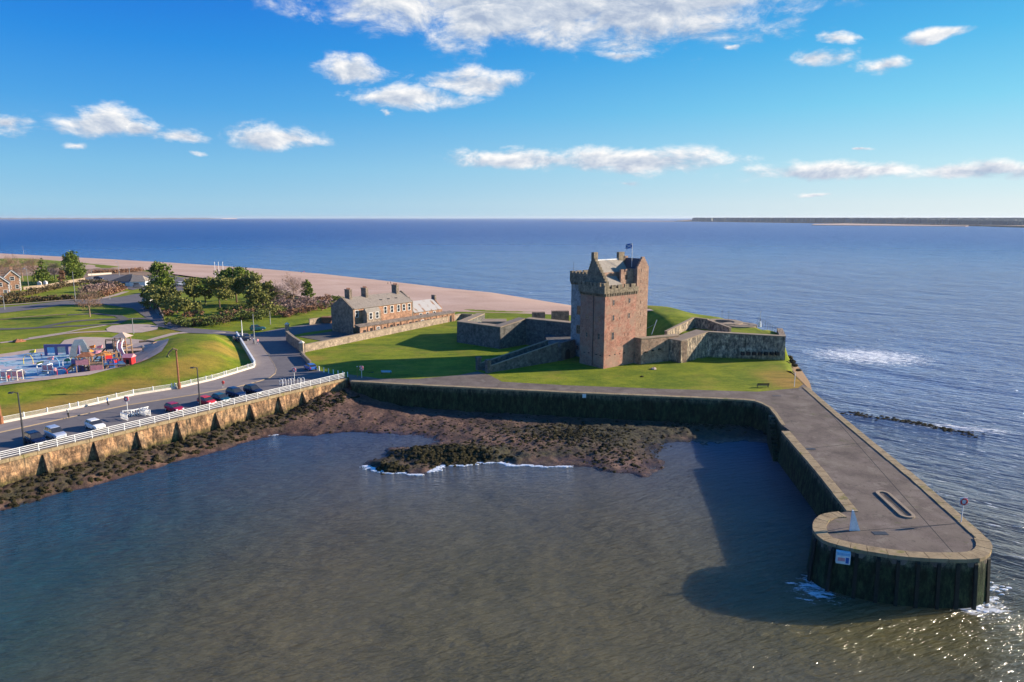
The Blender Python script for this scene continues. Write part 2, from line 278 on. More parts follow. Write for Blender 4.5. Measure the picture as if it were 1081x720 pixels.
# water -------------------------------------------------------------
def water():
    m,t=newmat('sea_water'); x,y,z=t.sep(t.pos); P2=t.comb(x,y,0.0)
    def ell(px,py,rx,ry,ang=0,soft=.6):
        c=at(px,py,0); d=t.vm('SUBTRACT',P2,(c.x,c.y,0)); ca,sa=math.cos(R(ang)),math.sin(R(ang))
        u=t.m('DIVIDE',t.vm('DOT_PRODUCT',d,(ca,sa,0),out=1),rx); v=t.m('DIVIDE',t.vm('DOT_PRODUCT',d,(-sa,ca,0),out=1),ry)
        return t.smooth(t.m('SQRT',t.m('ADD',t.m('MULTIPLY',u,u),t.m('MULTIPLY',v,v))),1.0,soft*.3)
    rot=lambda ang,sx,sy:t.vm('MULTIPLY',t.comb(t.vm('DOT_PRODUCT',P2,(math.cos(R(ang)),math.sin(R(ang)),0),out=1),t.vm('DOT_PRODUCT',P2,(-math.sin(R(ang)),math.cos(R(ang)),0),out=1),0.0),(sx,sy,1))
    big=t.noise(P2,0.02,4,.55); mid=t.noise(rot(-12,.05,.14),1,4,.6)
    dist=t.vm('LENGTH',P2,out=1)
    near=t.smooth(dist,190,60)
    right=t.smooth(t.m('SUBTRACT',x,t.m('MULTIPLY',y,.02)),-30,60)
    sea=t.mix(t.smooth(t.m('DIVIDE',x,t.m('ADD',y,1)),-.55,.55),(0.009,0.085,0.28),(0.075,0.155,0.34))
    silt=t.mix(t.smooth(t.m('ADD',x,t.m('MULTIPLY',t.m('SUBTRACT',big,.5),40)),-58,-20),(0.022,0.075,0.072),(0.112,0.100,0.058))
    silt=t.mix(t.smooth(mid,.35,.65,0,.15),silt,(0.055,0.06,0.042))
    col=t.mix(near,sea,silt)
    # green brown water over the shoal below the pier head
    col=t.mix(t.m('MULTIPLY',ell(990,665,24,9),.7),col,(0.13,0.11,0.035))
    # foam and whitecaps, with glints and sparkle painted into the same white
    outside=t.m('MAXIMUM',t.smooth(x,48,62),t.smooth(y,150,190))
    fn=t.noise(rot(-14,.5,1.6),1,6,.75); fn2=t.noise(rot(-10,.09,.30),1,5,.7)
    patch=ell(918,376,23,18,-10)
    patch=t.m('MAXIMUM',patch,t.m('MULTIPLY',ell(1015,452,12,3,-18),.9))
    patch=t.m('MAXIMUM',patch,t.m('MULTIPLY',ell(1035,640,4,2.5),1.0))
    patch=t.m('MAXIMUM',patch,t.m('MULTIPLY',ell(862,622,4,4),.72))
    patch=t.m('MAXIMUM',patch,t.m('MULTIPLY',ell(560,480,3,3),.0))
    f1=t.m('MULTIPLY',t.smooth(t.m('ADD',t.m('MULTIPLY',patch,.15),fn),.565,.66),t.smooth(patch,0,.3))
    caps=t.m('MULTIPLY',t.m('MULTIPLY',t.smooth(fn2,.61,.68),t.smooth(fn,.50,.60)),t.m('MULTIPLY',outside,.75))
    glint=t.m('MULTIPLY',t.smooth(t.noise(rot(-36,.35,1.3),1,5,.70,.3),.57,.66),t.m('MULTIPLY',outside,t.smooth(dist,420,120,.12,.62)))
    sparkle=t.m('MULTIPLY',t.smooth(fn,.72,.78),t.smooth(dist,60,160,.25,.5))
    foam=t.m('MAXIMUM',t.m('MAXIMUM',f1,caps),t.m('MAXIMUM',sparkle,glint),clamp=True)  # mask carries the painted glints as well as foam
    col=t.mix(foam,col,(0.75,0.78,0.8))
    # waves: swell + chop + ripples, fading with distance; calmer inside the harbour
    # crests run up to the right inside the harbour and down to the right on the open sea
    outside=t.m('MAXIMUM',t.smooth(x,48,62),t.smooth(y,150,190))
    def ridged(v,sc,d,dist_): return t.m('SUBTRACT',1.0,t.m('ABSOLUTE',t.m('MULTIPLY',t.m('SUBTRACT',t.noise(v,sc,d,.6,dist_),.5),3.2)))
    hi=t.m('ADD',t.m('ADD',t.m('MULTIPLY',t.noise(rot(22,.09,.30),1,2,.5,.2),.16),t.m('MULTIPLY',t.noise(rot(17,.30,1.35),1,3,.6,.2),.33)),t.m('MULTIPLY',t.noise(rot(22,.8,3.0),1,3,.6,.2),.14))
    ho=t.m('ADD',t.m('ADD',t.m('MULTIPLY',t.noise(rot(-40,.05,.17),1,2,.5,.2),1.5),t.m('MULTIPLY',t.noise(rot(-34,.19,.62),1,3,.6,.3),1.2)),t.m('MULTIPLY',t.noise(rot(-48,.6,1.6),1,3,.6,.2),.34))
    gust=t.noise(P2,0.035,4,.6)
    h=t.m('ADD',t.m('MULTIPLY',hi,t.m('SUBTRACT',1.0,outside)),t.m('MULTIPLY',ho,outside))
    h=t.m('MULTIPLY',h,t.smooth(gust,.3,.7,.6,1.25))
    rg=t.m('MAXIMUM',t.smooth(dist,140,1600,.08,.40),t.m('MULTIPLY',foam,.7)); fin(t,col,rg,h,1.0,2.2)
    t.b.inputs['IOR'].default_value=1.33
    t.b.subsurface_method='BURLEY'; t.b.inputs['Subsurface Weight'].default_value=0.55; t.b.inputs['Subsurface Radius'].default_value=(6.5,6.5,6.5); t.b.inputs['Subsurface Scale'].default_value=1.0
    t.b.inputs['Specular IOR Level'].default_value=0.5
    return m
M['water']=water()
def mud_mat():
    m,t=newmat('foreshore_mud'); x,y,z=t.sep(t.pos)
    a=t.noise(t.pos,.14,5,.6); b=t.noise(t.pos,1.6,6,.7); c=t.noise(t.pos,.5,5,.65)
    col=t.ramp(t.m('ADD',t.m('MULTIPLY',a,.5),t.m('MULTIPLY',b,.5)),[(.38,(0.030,0.016,0.012)),(.5,(0.085,0.043,0.030)),(.62,(0.19,0.11,0.075))])
    weed=t.smooth(t.m('ADD',c,t.m('MULTIPLY',t.sep(t.nor)[2],-.25)),.28,.42)
    wd=t.mix(t.smooth(b,.4,.6),(0.012,0.011,0.006),(0.055,0.048,0.018))
    att=t.n('ShaderNodeAttribute',attribute_name='weed'); 
    col=t.mix(t.m('MULTIPLY',att.outputs['Fac'],t.smooth(b,.3,.5,.5,1)),col,wd)
    wet=t.smooth(z,.25,.05)
    col=t.mix(t.m('MULTIPLY',wet,.45),col,(0.03,0.025,0.02))
    fin(t,col,t.smooth(z,.0,.35,.25,.85),b,.8,.25); return m
M['mud']=mud_mat()
M['rockweed']=ground_mat('weedy_rock',[(.36,(0.008,0.007,0.004)),(.5,(0.030,0.026,0.011)),(.64,(0.075,0.062,0.024))],1.4,6,bs=.8,bd=.2)
def splash():
    m,t=newmat('play_surface'); a=t.noise(t.vm('MULTIPLY',t.pos,(.09,.22,1)),1,2,.5,1.6)
    fin(t,t.ramp(a,[(.36,(0.08,0.16,0.32)),(.41,(0.30,0.44,0.50)),(.455,(0.46,0.54,0.58)),(.49,(0.10,0.22,0.38)),(.515,(0.14,0.32,0.32)),(.54,(0.34,0.48,0.54)),(.59,(0.50,0.42,0.42))],'CONSTANT'),.6); return m
M['splash']=splash()

# ------------------------------------------------------------------ mesh builder
class MB:
    def __init__(s,F=None): s.v=[]; s.f=[]; s.mi=[]; s.F=F; s.cur=0
    def P(s,p):
        s.v.append(tuple(s.F(*p)) if s.F else tuple(p)); return len(s.v)-1
    def face(s,pts):
        s.f.append([s.P(p) for p in pts]); s.mi.append(s.cur)
    def box(s,x0,x1,y0,y1,z0,z1,tx=0,ty=0):
        lo=[(x0,y0,z0),(x1,y0,z0),(x1,y1,z0),(x0,y1,z0)]; hi=[(x0+tx,y0+ty,z1),(x1-tx,y0+ty,z1),(x1-tx,y1-ty,z1),(x0+tx,y1-ty,z1)]
        s.hull(lo,hi)
    def hull(s,lo,hi):
        n=len(lo); a=[s.P(p) for p in lo]; b=[s.P(p) for p in hi]
        s.f.append(a[::-1]); s.f.append(b); s.mi+= [s.cur]*2
        for i in range(n):
            j=(i+1)%n; s.f.append([a[i],a[j],b[j],b[i]]); s.mi.append(s.cur)
    def prism(s,poly,z0,z1):
        s.hull([(p[0],p[1],z0) for p in poly],[(p[0],p[1],z1) for p in poly])
    def tube(s,pts,r,n=6,caps=True):
        pts=[Vector(p) for p in pts]; rr=r if isinstance(r,(list,tuple)) else [r]*len(pts); rings=[]
        for i,p in enumerate(pts):
            d=(pts[min(i+1,len(pts)-1)]-pts[max(i-1,0)]).normalized()
            a=d.cross(Vector((0,0,1)) if abs(d.z)<.9 else Vector((1,0,0))).normalized(); b=d.cross(a)
            rings.append([s.P(p+a*math.cos(2*math.pi*k/n)*rr[i]+b*math.sin(2*math.pi*k/n)*rr[i]) for k in range(n)])
        for i in range(len(rings)-1):
            for k in range(n):
                s.f.append([rings[i][k],rings[i][(k+1)%n],rings[i+1][(k+1)%n],rings[i+1][k]]); s.mi.append(s.cur)
        if caps: s.f.append(rings[0][::-1]); s.f.append(rings[-1]); s.mi+=[s.cur]*2
    def disc(s,c,r,z0,z1,n=20,r2=None):
        r2=r if r2 is None else r2
        s.hull([(c[0]+r*math.cos(2*math.pi*k/n),c[1]+r*math.sin(2*math.pi*k/n),z0) for k in range(n)],[(c[0]+r2*math.cos(2*math.pi*k/n),c[1]+r2*math.sin(2*math.pi*k/n),z1) for k in range(n)])
    def build(s,name,mat,parent=None,loc=None,smooth=False,recalc=True,rot=None):
        me=bpy.data.meshes.new(name); me.from_pydata(s.v,[],s.f)
        for mm in (mat if isinstance(mat,(list,tuple)) else [mat]): me.materials.append(M[mm] if isinstance(mm,str) else mm)
        me.polygons.foreach_set('material_index',s.mi)
        if smooth: me.polygons.foreach_set('use_smooth',[True]*len(me.polygons))
        if recalc:
            import bmesh
            b=bmesh.new(); b.from_mesh(me); bmesh.ops.recalc_face_normals(b,faces=b.faces); b.to_mesh(me); b.free()
        me.update(); o=bpy.data.objects.new(name,me); COL.objects.link(o)
        if parent: o.parent=parent
        if loc: o.location=loc
        if rot: o.rotation_euler=rot
        return o
def tag(o,label=None,cat=None,group=None,kind=None):
    if label: o['label']=label
    if cat: o['category']=cat
    if group: o['group']=group
    if kind: o['kind']=kind
    return o
def empty(name,loc=(0,0,0),rz=0,label=None,cat=None,group=None):
    o=bpy.data.objects.new(name,None); COL.objects.link(o); o.location=loc; o.rotation_euler=(0,0,rz); o.empty_display_size=.5
    return tag(o,label,cat,group)
def copy_tree(o,loc=None,rz=None,label=None,parent=None,scale=None,mats=None):
    c=o.copy(); COL.objects.link(c); c.parent=parent
    if loc is not None: c.location=loc
    if rz is not None: c.rotation_euler=(0,0,rz)
    if scale: c.scale=(scale,)*3
    if label: c['label']=label
    for ch in list(KIDS.get(o.name,[])) or [x for x in o.children]: copy_tree(ch,parent=c)
    return c
KIDS={}
def struct(o): o['kind']='structure'; return o

# local builder: parts of a thing that stands at loc, given in world coordinates
class Thing:
    def __init__(s,name,loc,label,cat,group=None):
        s.e=empty(name,loc,0,label,cat,group); s.o=Vector(loc)
    def F(s,base=None):
        if base: return lambda x,y,z:Vector(base(x,y,z))-s.o
        return lambda x,y,z:Vector((x,y,z))-s.o
    def mb(s,base=None): return MB(s.F(base))
# ------------------------------------------------------------------ terrain
def seg_dist(px,py,poly,closed=True):
    d=np.full(px.shape,1e9); n=len(poly)
    for i in range(n if closed else n-1):
        ax,ay=poly[i][:2]; bx,by=poly[(i+1)%n][:2]; ux,uy=bx-ax,by-ay
        t=np.clip(((px-ax)*ux+(py-ay)*uy)/(ux*ux+uy*uy+1e-9),0,1)
        d=np.minimum(d,np.hypot(px-ax-t*ux,py-ay-t*uy))
    return d
def inside(px,py,poly):
    r=np.zeros(px.shape,bool); n=len(poly)
    for i in range(n):
        ax,ay=poly[i][:2]; bx,by=poly[(i+1)%n][:2]
        c=((ay>py)!=(by>py))&(px<(bx-ax)*(py-ay)/((by-ay) if by!=ay else 1e-9)+ax); r^=c
    return r
def sdist(px,py,poly): # positive inside
    d=seg_dist(px,py,poly); return np.where(inside(px,py,poly),d,-d)
def sm(x,a,b):
    t=np.clip((x-a)/(b-a),0,1); return t*t*(3-2*t)
def fbm(X,Y,s,oc=4,seed=0):
    out=np.empty(X.size); xs=X.ravel(); ys=Y.ravel()
    for i in range(xs.size):
        out[i]=mn.fractal(Vector((xs[i]*s+seed,ys[i]*s-seed,seed*.37)),1.0,2.0,oc)
    return out.reshape(X.shape)
W0=at(1,487,5); W1=at(365,400,5); WD=(W1-W0).normalized(); WN=Vector((WD.y,-WD.x,0))  # sea wall line and its outward side
WL=W0-WD*40
CM=[(42,166),(46,163.5),(64.5,160),(66.5,168),(66,182),(60,197),(52,208),(44,214),(38,216),(40,190)]   # castle mound plateau
LM=[(4,186),(14,182),(19,190),(21,206),(12,218),(3,205)]
LAND=[(WL.x,WL.y),(W1.x,W1.y),(38,121.6),(43,122),(57.5,134.5),(61,146),(65,157),(68.5,170),(68.5,186),(64,203),(54,222),(40,235),(20,240),(0,243),(-40,256),(-80,276),(-143,345),(-200,400),(-251,453),(-330,520),(-520,640),(-700,500),(-560,100),(-200,30)]
fence=[(-90,470),(0,448),(83,431.5),(141,418),(185,411),(224,402),(239,397.5),(268,388.5),(269,386),(260,371),(250,354)]
ROADP=[tuple(at(a,b,5)[:2]) for a,b in fence+[(262,352),(304,352),(322,376),(340,392),(370,402)]]+[(W1.x,W1.y),(WL.x,WL.y)]
def hfun(X,Y,fine=True):
    h=np.full(X.shape,4.93)
    # play-park mound beside the road
    for (cx,cy,rx,ry,a,k) in [(-78,164,12,21,20,4.0),(-87,135,22,6,36,1.8)]:
        dx=X-cx; dy=Y-cy; ca,sa=math.cos(R(a)),math.sin(R(a)); u=(dx*ca+dy*sa)/rx; v=(-dx*sa+dy*ca)/ry
        h=h+k*np.exp(-(u*u+v*v)**1.3)
    if ROADP: h=4.93+(h-4.93)*sm(-sdist(X,Y,ROADP),.3,7.0)
    d=sdist(X,Y,CM); wfr=np.where(Y<172,1.2,13.0); wfr=np.where(X<44,7.0,wfr); wfr=np.where(X>61,2.0,wfr)
    h=h+(4.9+1.2*sm(Y,176,192)*sm(-X,-55,-47))*sm(d,-wfr,np.where(Y<172,.5,3.0))
    d=sdist(X,Y,LM); h=h+1.9*sm(d,-4,1)
    # shore fall-off behind castle and along the beach
    s=sdist(X,Y,LAND); h=h-np.where(s<0,np.clip(-s,0,8)*1.0,0)
    # gentle park undulation
    und=.25*np.sin(X*.07+1)*np.sin(Y*.055)+.12*np.sin(X*.19+Y*.13)
    far=sm(np.minimum(-95-X,1e9),0,20)
    h=h+far*und
    return h
def grid_mesh(name,x0,x1,y0,y1,dx,dy,hf,keep,mat,extra=None):
    xs=np.arange(x0,x1+.01,dx); ys=np.arange(y0,y1+.01,dy); X,Y=np.meshgrid(xs,ys)
    Z=hf(X,Y); K=keep(X,Y); nx=len(xs)
    kc=K[:-1,:-1]&K[1:,:-1]&K[:-1,1:]&K[1:,1:]
    jj,ii=np.nonzero(kc); a=jj*nx+ii; faces=np.stack([a,a+1,a+nx+1,a+nx],1)
    used=np.unique(faces); remap=np.full(X.size,-1); remap[used]=np.arange(len(used))
    V=np.stack([X.ravel(),Y.ravel(),Z.ravel()],1)[used]
    me=bpy.data.meshes.new(name); me.from_pydata(V.tolist(),[],remap[faces].tolist()); me.materials.append(M[mat])
    me.polygons.foreach_set('use_smooth',[True]*len(me.polygons))
    if extra is not None:
        A=extra(X,Y,Z).ravel()[used]; at_=me.attributes.new('weed','FLOAT','POINT'); at_.data.foreach_set('value',A.astype(np.float32))
    me.update(); o=bpy.data.objects.new(name,me); COL.objects.link(o); return o
def keepland(X,Y):
    s=sdist(X,Y,LAND); front=(Y<139)|((X>40)&(Y<146)); 
    wl=(X-W0.x)*WN.x+(Y-W0.y)*WN.y   # signed distance outwards from sea wall
    return (s>-9)&~((wl>-1.2)&(X<-30))&~(front&(s<np.where((X>46)&(Y>126),.2,1.2)))
mb0=1
struct(grid_mesh('ground',-520,80,60,560,1.25,1.25,hfun,keepland,'grass'))
def h1(x,y): return float(hfun(np.array([[x]]),np.array([[y]]))[0,0])

# beach ---------------------------------------------------------------
WLp=[(-160,262),(-60,265),(0,268),(94,273),(182,278),(270,284),(340,290),(394,296),(470,305),(520,310),(600,323),(650,333)]
INp=[(-160,280),(-60,283),(0,284),(60,284),(140,284),(240,297),(330,316),(430,328),(540,331),(600,333),(650,340)]
def resample(pts,n):
    P=[Vector(p) for p in pts]; L=[0]
    for i in range(len(P)-1): L.append(L[-1]+(P[i+1]-P[i]).length)
    out=[]
    for k in range(n):
        t=L[-1]*k/(n-1); i=max(j for j in range(len(L)) if L[j]<=t+1e-6); i=min(i,len(P)-2)
        out.append(P[i].lerp(P[i+1],(t-L[i])/(L[i+1]-L[i])))
    return out
wl=resample([at(a,b,0) for a,b in WLp],240); inn=resample([at(a,b,4.8) for a,b in INp],240)
mb=MB(); NT_=26; idx=[]
for i in range(240):
    row=[]
    for j in range(NT_):
        t=j/(NT_-1); p=inn[i].lerp(wl[i],t*1.06); z=4.95*(1-t)**.8 if t<1 else 0
        z=4.97-4.97*min(1,t)**1.6 - max(0,(t-.97))*14
        z+=.25*mn.noise(Vector((p.x*.03,p.y*.03,1)))*(1 if .03<t<.9 else 0)
        row.append(mb.P((p.x,p.y,z)))
    idx.append(row)
for i in range(239):
    for j in range(NT_-1):
        mb.f.append([idx[i][j],idx[i+1][j],idx[i+1][j+1],idx[i][j+1]]); mb.mi.append(0)
struct(mb.build('beach','sand',smooth=True))
# rough dune ground between park and beach, and the far part of the beach town
mb=MB(); mb.prism([tuple(at(a,b,5)[:2]) for a,b in [(345,391),(367,391),(450,398),(452,402),(400,401.5),(369,398.5)]],3.5,4.955); struct(mb.build('ground','grass'))
mb=MB(); mb.prism([tuple(at(a,b,5)[:2]) for a,b in [(795,394),(835,393.5),(841,398),(846,403),(852,409.5),(840,412),(795,415)]],3.0,4.937); struct(mb.build('ground','grass'))
def strip(name,pts,w,mat,off=.06,parent=None,n=None,wl_=None):
    """a path draped on the ground"""
    P=[Vector((p[0],p[1],0)) for p in pts]; L=sum((P[i+1]-P[i]).length for i in range(len(P)-1)); n=n or max(3,int(L/1.2))
    rs=resample([(p.x,p.y,0) for p in P],n); m_=MB(); rows=[]
    for i,p in enumerate(rs):
        d=(rs[min(i+1,n-1)]-rs[max(i-1,0)]).normalized(); q=Vector((-d.y,d.x,0)); ww=w if not callable(w) else w(i/(n-1))
        rows.append([m_.P((*(p+q*ww*k/2/2)[:2],h1(*(p+q*ww*k/2/2)[:2])+off)) for k in (-2,-1,0,1,2)])
    for i in range(n-1):
        for k in range(4): m_.f.append([rows[i][k],rows[i][k+1],rows[i+1][k+1],rows[i+1][k]]); m_.mi.append(0)
    return m_.build(name,mat,parent,smooth=True)
def blob(name,poly,mat,off=.05,res=1.0):
    xs=[p[0] for p in poly]; ys=[p[1] for p in poly]
    X,Y=np.meshgrid(np.arange(min(xs),max(xs)+res,res),np.arange(min(ys),max(ys)+res,res))
    import bmesh
    b=bmesh.new(); b.faces.new([b.verts.new((p[0],p[1],0)) for p in poly]); bmesh.ops.triangulate(b,faces=b.faces[:])
    for ax,lo,hi in ((0,min(xs),max(xs)),(1,min(ys),max(ys))):
        c=lo+res*2
        while c<hi:
            nrm=(1,0,0) if ax==0 else (0,1,0); co=(c,0,0) if ax==0 else (0,c,0)
            bmesh.ops.bisect_plane(b,geom=b.verts[:]+b.edges[:]+b.faces[:],plane_co=co,plane_no=nrm,dist=1e-5); c+=res*2
    V=np.array([v.co[:] for v in b.verts]); Z=hfun(V[:,0][None,:],V[:,1][None,:])[0]
    for v,z in zip(b.verts,Z): v.co.z=z+off
    bmesh.ops.recalc_face_normals(b,faces=b.faces)
    me=bpy.data.meshes.new(name); b.to_mesh(me); b.free()
    if len(me.polygons) and me.polygons[0].normal.z<0: me.flip_normals()
    me.materials.append(M[mat]); o=bpy.data.objects.new(name,me); COL.objects.link(o); return o
def A2(lst,z=5): return [tuple(at(a,b,z)[:2]) for a,b in lst]
struct(blob('dune_scrub',A2([(-120,281),(0,282),(60,283),(140,283),(200,290),(262,304),(330,318),(345,322),(322,324),(255,309),(190,303),(120,297),(60,290),(-120,296)]),'dune',.10,3))
# roads --------------------------------------------------------------
kerb=[(-90,477),(0,456.6),(72,441),(133,428),(204,417),(250,408.5),(272,403),(284,399),(290,394.5),(291,390),(289,385),(281,373),(272.5,360)]
fence=[(-90,470),(0,448),(83,431.5),(141,418),(185,411),(224,402),(239,397.5),(268,388.5),(269,386),(260,371),(250,354)]
RW=[(WL.x,WL.y),(W1.x,W1.y)]
rd=RW+A2([(367,399),(352,395),(337,391),(327,383),(317,373),(304,355),(322,351),(352,347),(352,338),(327,342),(300,346),(262,353),(240,357),(272.5,360)])+A2(kerb)[::-1][1:]
mb=MB(); mb.prism(rd,3.0,5.0); struct(mb.build('road','asphalt'))
pv=A2(fence)+A2(kerb)[::-1]; mb=MB(); mb.prism(pv,4.0,5.12); struct(mb.build('pavement','paving'))
kp=A2(kerb); mb=MB()
for i in range(len(kp)-1):
    a,b=Vector((*kp[i],0)),Vector((*kp[i+1],0)); d=(b-a).normalized(); q=Vector((d.y,-d.x,0))*.16
    mb.prism([a[:2],b[:2],(b+q)[:2],(a+q)[:2]],4.5,5.14+.001*(i%2))
struct(mb.build('kerb','slab'))
mb=MB()   # parking bay lines and a painted edge line
for k in range(14):
    p=W0+WD*(8+k*2.9)-WN*.7; q=p-WN*4.6; mb.prism([(p+WD*.06)[:2],(q+WD*.06)[:2],(q-WD*.06)[:2],(p-WD*.06)[:2]],5.0,5.006)
lp=A2([(289,386),(300,389),(312,396),(300,402)]) 
struct(mb.build('road_marking','paving'))

# quay road & pier -----------------------------------------------------
inner_top=[(370,402.5),(418,405.5),(600,414.5),(729,419.8),(785,422.3),(797,423.5),(804,426),(812,430),(818,437),(826,449)]
stair=[(826,449),(834,454.5),(825.5,455.5)]
inner2=[(825.5,455.5),(862,498),(895,540)]
bulb=[(886,541.5),(874,542.5),(866,545),(860.5,550),(858.5,556),(861,564),(868,570),(876.6,574),(905,581),(949,588),(992,591),(1030,591),(1042,587),(1047,579),(1043,571)]
outer=[(1043,571),(1014,545),(970.5,507),(920,466),(880,433),(853,409.5)]
pierpoly=A2(inner_top[5:])+A2([(834,454.5)])+A2(inner2)+A2(bulb)+A2(outer[1:])+A2([(848,405.5),(843,409.5),(800,413.5)])
quaypoly=A2(inner_top[:6])+A2([(800,413.5),(700,410.5),(600,406.8),(530,403),(517,396),(504,392),(484,396),(440,400),(400,399.5),(367,395)])
pier=Thing('pier',(44,95,0),'long stone pier with a rounded hooked head reaching into the water on the right','pier')
qw=Thing('harbour_quay',(5,129,0),'dark straight harbour wall with a path on top below the castle lawn','quay')
m_=pier.mb(); m_.prism(pierpoly,4.2,5.0); m_.build('deck','deck',pier.e)
m_=qw.mb(); m_.prism(quaypoly,4.2,5.004); m_.build('path','deck',qw.e)
def ring(pts2,out,z0,z1,b0,th=1.2,closed=False):
    """face line offset outwards by b0 at the foot; pts2 in world xy, 'out' side left(+1)/right(-1) of travel"""
    n=len(pts2); res=[]
    for i in range(n):
        a=Vector((*pts2[max(i-1,0)],0)); b=Vector((*pts2[min(i+1,n-1)],0)); d=(b-a).normalized(); q=Vector((-d.y,d.x,0))*out
        res.append(q)
    return res
def wallrun(thing,name,pts2,out,z0,z1,batter,mat,thick=1.0,sub=1):
    m_=thing.mb(); q=ring(pts2,out,z0,z1,batter)
    for i in range(len(pts2)-1):
        a=Vector((*pts2[i],0)); b=Vector((*pts2[i+1],0)); qa,qb=q[i],q[i+1]
        lo=[(a+qa*batter)[:2],(b+qb*batter)[:2],(b-qb*thick)[:2],(a-qa*thick)[:2]]
        hi=[(a)[:2],(b)[:2],(b-qb*thick)[:2],(a-qa*thick)[:2]]
        m_.hull([(*p,z0) for p in lo],[(*p,z1) for p in hi])
    return m_.build(name,mat,thing.e)
def cope(thing,name,pts2,out,z0,z1,wd,over=.12):
    m_=thing.mb(); q=ring(pts2,out,0,0,0)
    for i in range(len(pts2)-1):
        A_=Vector((*pts2[i],0)); B_=Vector((*pts2[i+1],0)); LL=(B_-A_).length; n_=max(1,round(LL/1.7))
        for k in range(n_):
            f0=k/n_; f1=(k+1)/n_-.05/max(LL,.3); a=A_.lerp(B_,f0); b=A_.lerp(B_,f1); qa=q[i].lerp(q[i+1],f0); qb=q[i].lerp(q[i+1],f1); e=random.uniform(-.03,.03)
            m_.prism([(a+qa*(over+e))[:2],(b+qb*(over+e))[:2],(b-qb*(wd+e))[:2],(a-qa*(wd+e))[:2]],z0,z1+random.uniform(-.012,.012))
    return m_.build(name,'coping',thing.e)
def smoothline(pts,it=2):
    for _ in range(it):
        o=[pts[0]]
        for i in range(len(pts)-1):
            a,b=pts[i],pts[i+1]; o+=[(a[0]*.75+b[0]*.25,a[1]*.75+b[1]*.25),(a[0]*.25+b[0]*.75,a[1]*.25+b[1]*.75)]
        o.append(pts[-1]); pts=o
    return pts
IT=A2(inner_top); I2=A2(inner2); BU=smoothline(A2(bulb),1); OU=A2(outer)
wallrun(qw,'wall',IT[:6],-1,-3,4.75,.5,'quay'); cope(qw,'coping',IT[:6],-1,4.75,5.06,.9)
wallrun(pier,'wall',IT[5:]+A2([(834,454.5)])[:0],-1,-3,4.75,.45,'quay')
wallrun(pier,'wall',A2([(826,449),(833.5,454.8),(825.5,455.5)]),-1,-3,4.75,.1,'quay')
wallrun(pier,'wall',I2+[BU[0]],-1,-3,4.75,.5,'quay'); wallrun(pier,'wall',BU+OU[1:],-1,-3,4.75,.55,'quay')
cope(pier,'coping',IT[5:],-1,4.75,5.061,.5); cope(pier,'coping',I2,-1,4.75,5.10,1.15); cope(pier,'coping',BU,-1,4.75,5.13,1.25); cope(pier,'coping',OU,-1,4.75,5.10,1.0)
# steps in the notch of the inner pier
m_=pier.mb(); s0=Vector((*A2([(818,437)])[0],0)); s1=Vector((*A2([(825.5,455.5)])[0],0)); dd=(s1-s0); dn=Vector((dd.y,-dd.x,0)).normalized()
for k in range(12):
    a=s0+dd*(k/12); b=s0+dd*((k+1)/12); z=4.7-k*.36
    m_.prism([a[:2],b[:2],(b+dn*1.0)[:2],(a+dn*1.0)[:2]] if dn.x<0 else [a[:2],b[:2],(b-dn*1.0)[:2],(a-dn*1.0)[:2]],-2,z)
m_.build('steps','quay',pier.e)
# timber fenders down the pier head
for px,py in [(861,566),(880,575.5),(905,581),(928,585),(949,588),(970,590),(992,591),(1012,591),(1031,591),(1044,585)]:
    p=Vector((*A2([(px,py)])[0],0)); c=Vector((*A2([(960,545)])[0],0)); q=(p-c); q.z=0
    q=Vector((q.x*.35,q.y,0)).normalized() if 880<px<1035 else q.normalized()
    t_=Vector((-q.y,q.x,0)); m_=pier.mb(); w_=random.uniform(.12,.2)
    m_.hull([(*(p+q*.5+t_*w_)[:2],-2),(*(p+q*.74+t_*w_)[:2],-2),(*(p+q*.74-t_*w_)[:2],-2),(*(p+q*.5-t_*w_)[:2],-2)],
            [(*(p-q*.1+t_*w_)[:2],4.72),(*(p+q*.12+t_*w_)[:2],4.5),(*(p+q*.12-t_*w_)[:2],4.5),(*(p-q*.1-t_*w_)[:2],4.72)])
    m_.build('fender','darkwood',pier.e)
# oblong kerb ring with slot on the deck
def oval(c,d,L,Wd,n=10):
    q=Vector((-d.y,d.x,0)); r=Wd/2; pts=[]
    for k in range(n+1):
        a=-math.pi/2+math.pi*k/n; pts.append(c+d*(L/2-r)+d*r*math.cos(a)+q*r*math.sin(a))
    for k in range(n+1):
        a=math.pi/2+math.pi*k/n; pts.append(c-d*(L/2-r)+d*r*math.cos(a)+q*r*math.sin(a))
    return pts
a=at(930,519.5); b=at(960,547); c=(a+b)/2; c.z=0; d=(a-b); d.z=0; L=d.length+.3; d.normalize()
o1=oval(c,d,L,1.7); o2=oval(c,d,L-.7,1.0)
m_=pier.mb(); n=len(o1)
for i in range(n):
    j=(i+1)%n; m_.hull([(*o1[i][:2],5.0),(*o1[j][:2],5.0),(*o2[j][:2],5.0),(*o2[i][:2],5.0)],[(*o1[i][:2],5.16),(*o1[j][:2],5.16),(*o2[j][:2],5.16),(*o2[i][:2],5.16)])
m_.build('kerb_ring','slab',pier.e)
m_=pier.mb(); m_.prism([p[:2] for p in oval(c,d,L-.72,.98)],4.99,5.03); m_.build('slot_infill','deck',pier.e)
m_=pier.mb(); q=Vector((-d.y,d.x,0)); m_.prism([p[:2] for p in oval(c+q*-.05-d*.3,d,L-1.3,.22)],5.03,5.045); m_.build('slot','dark',pier.e)
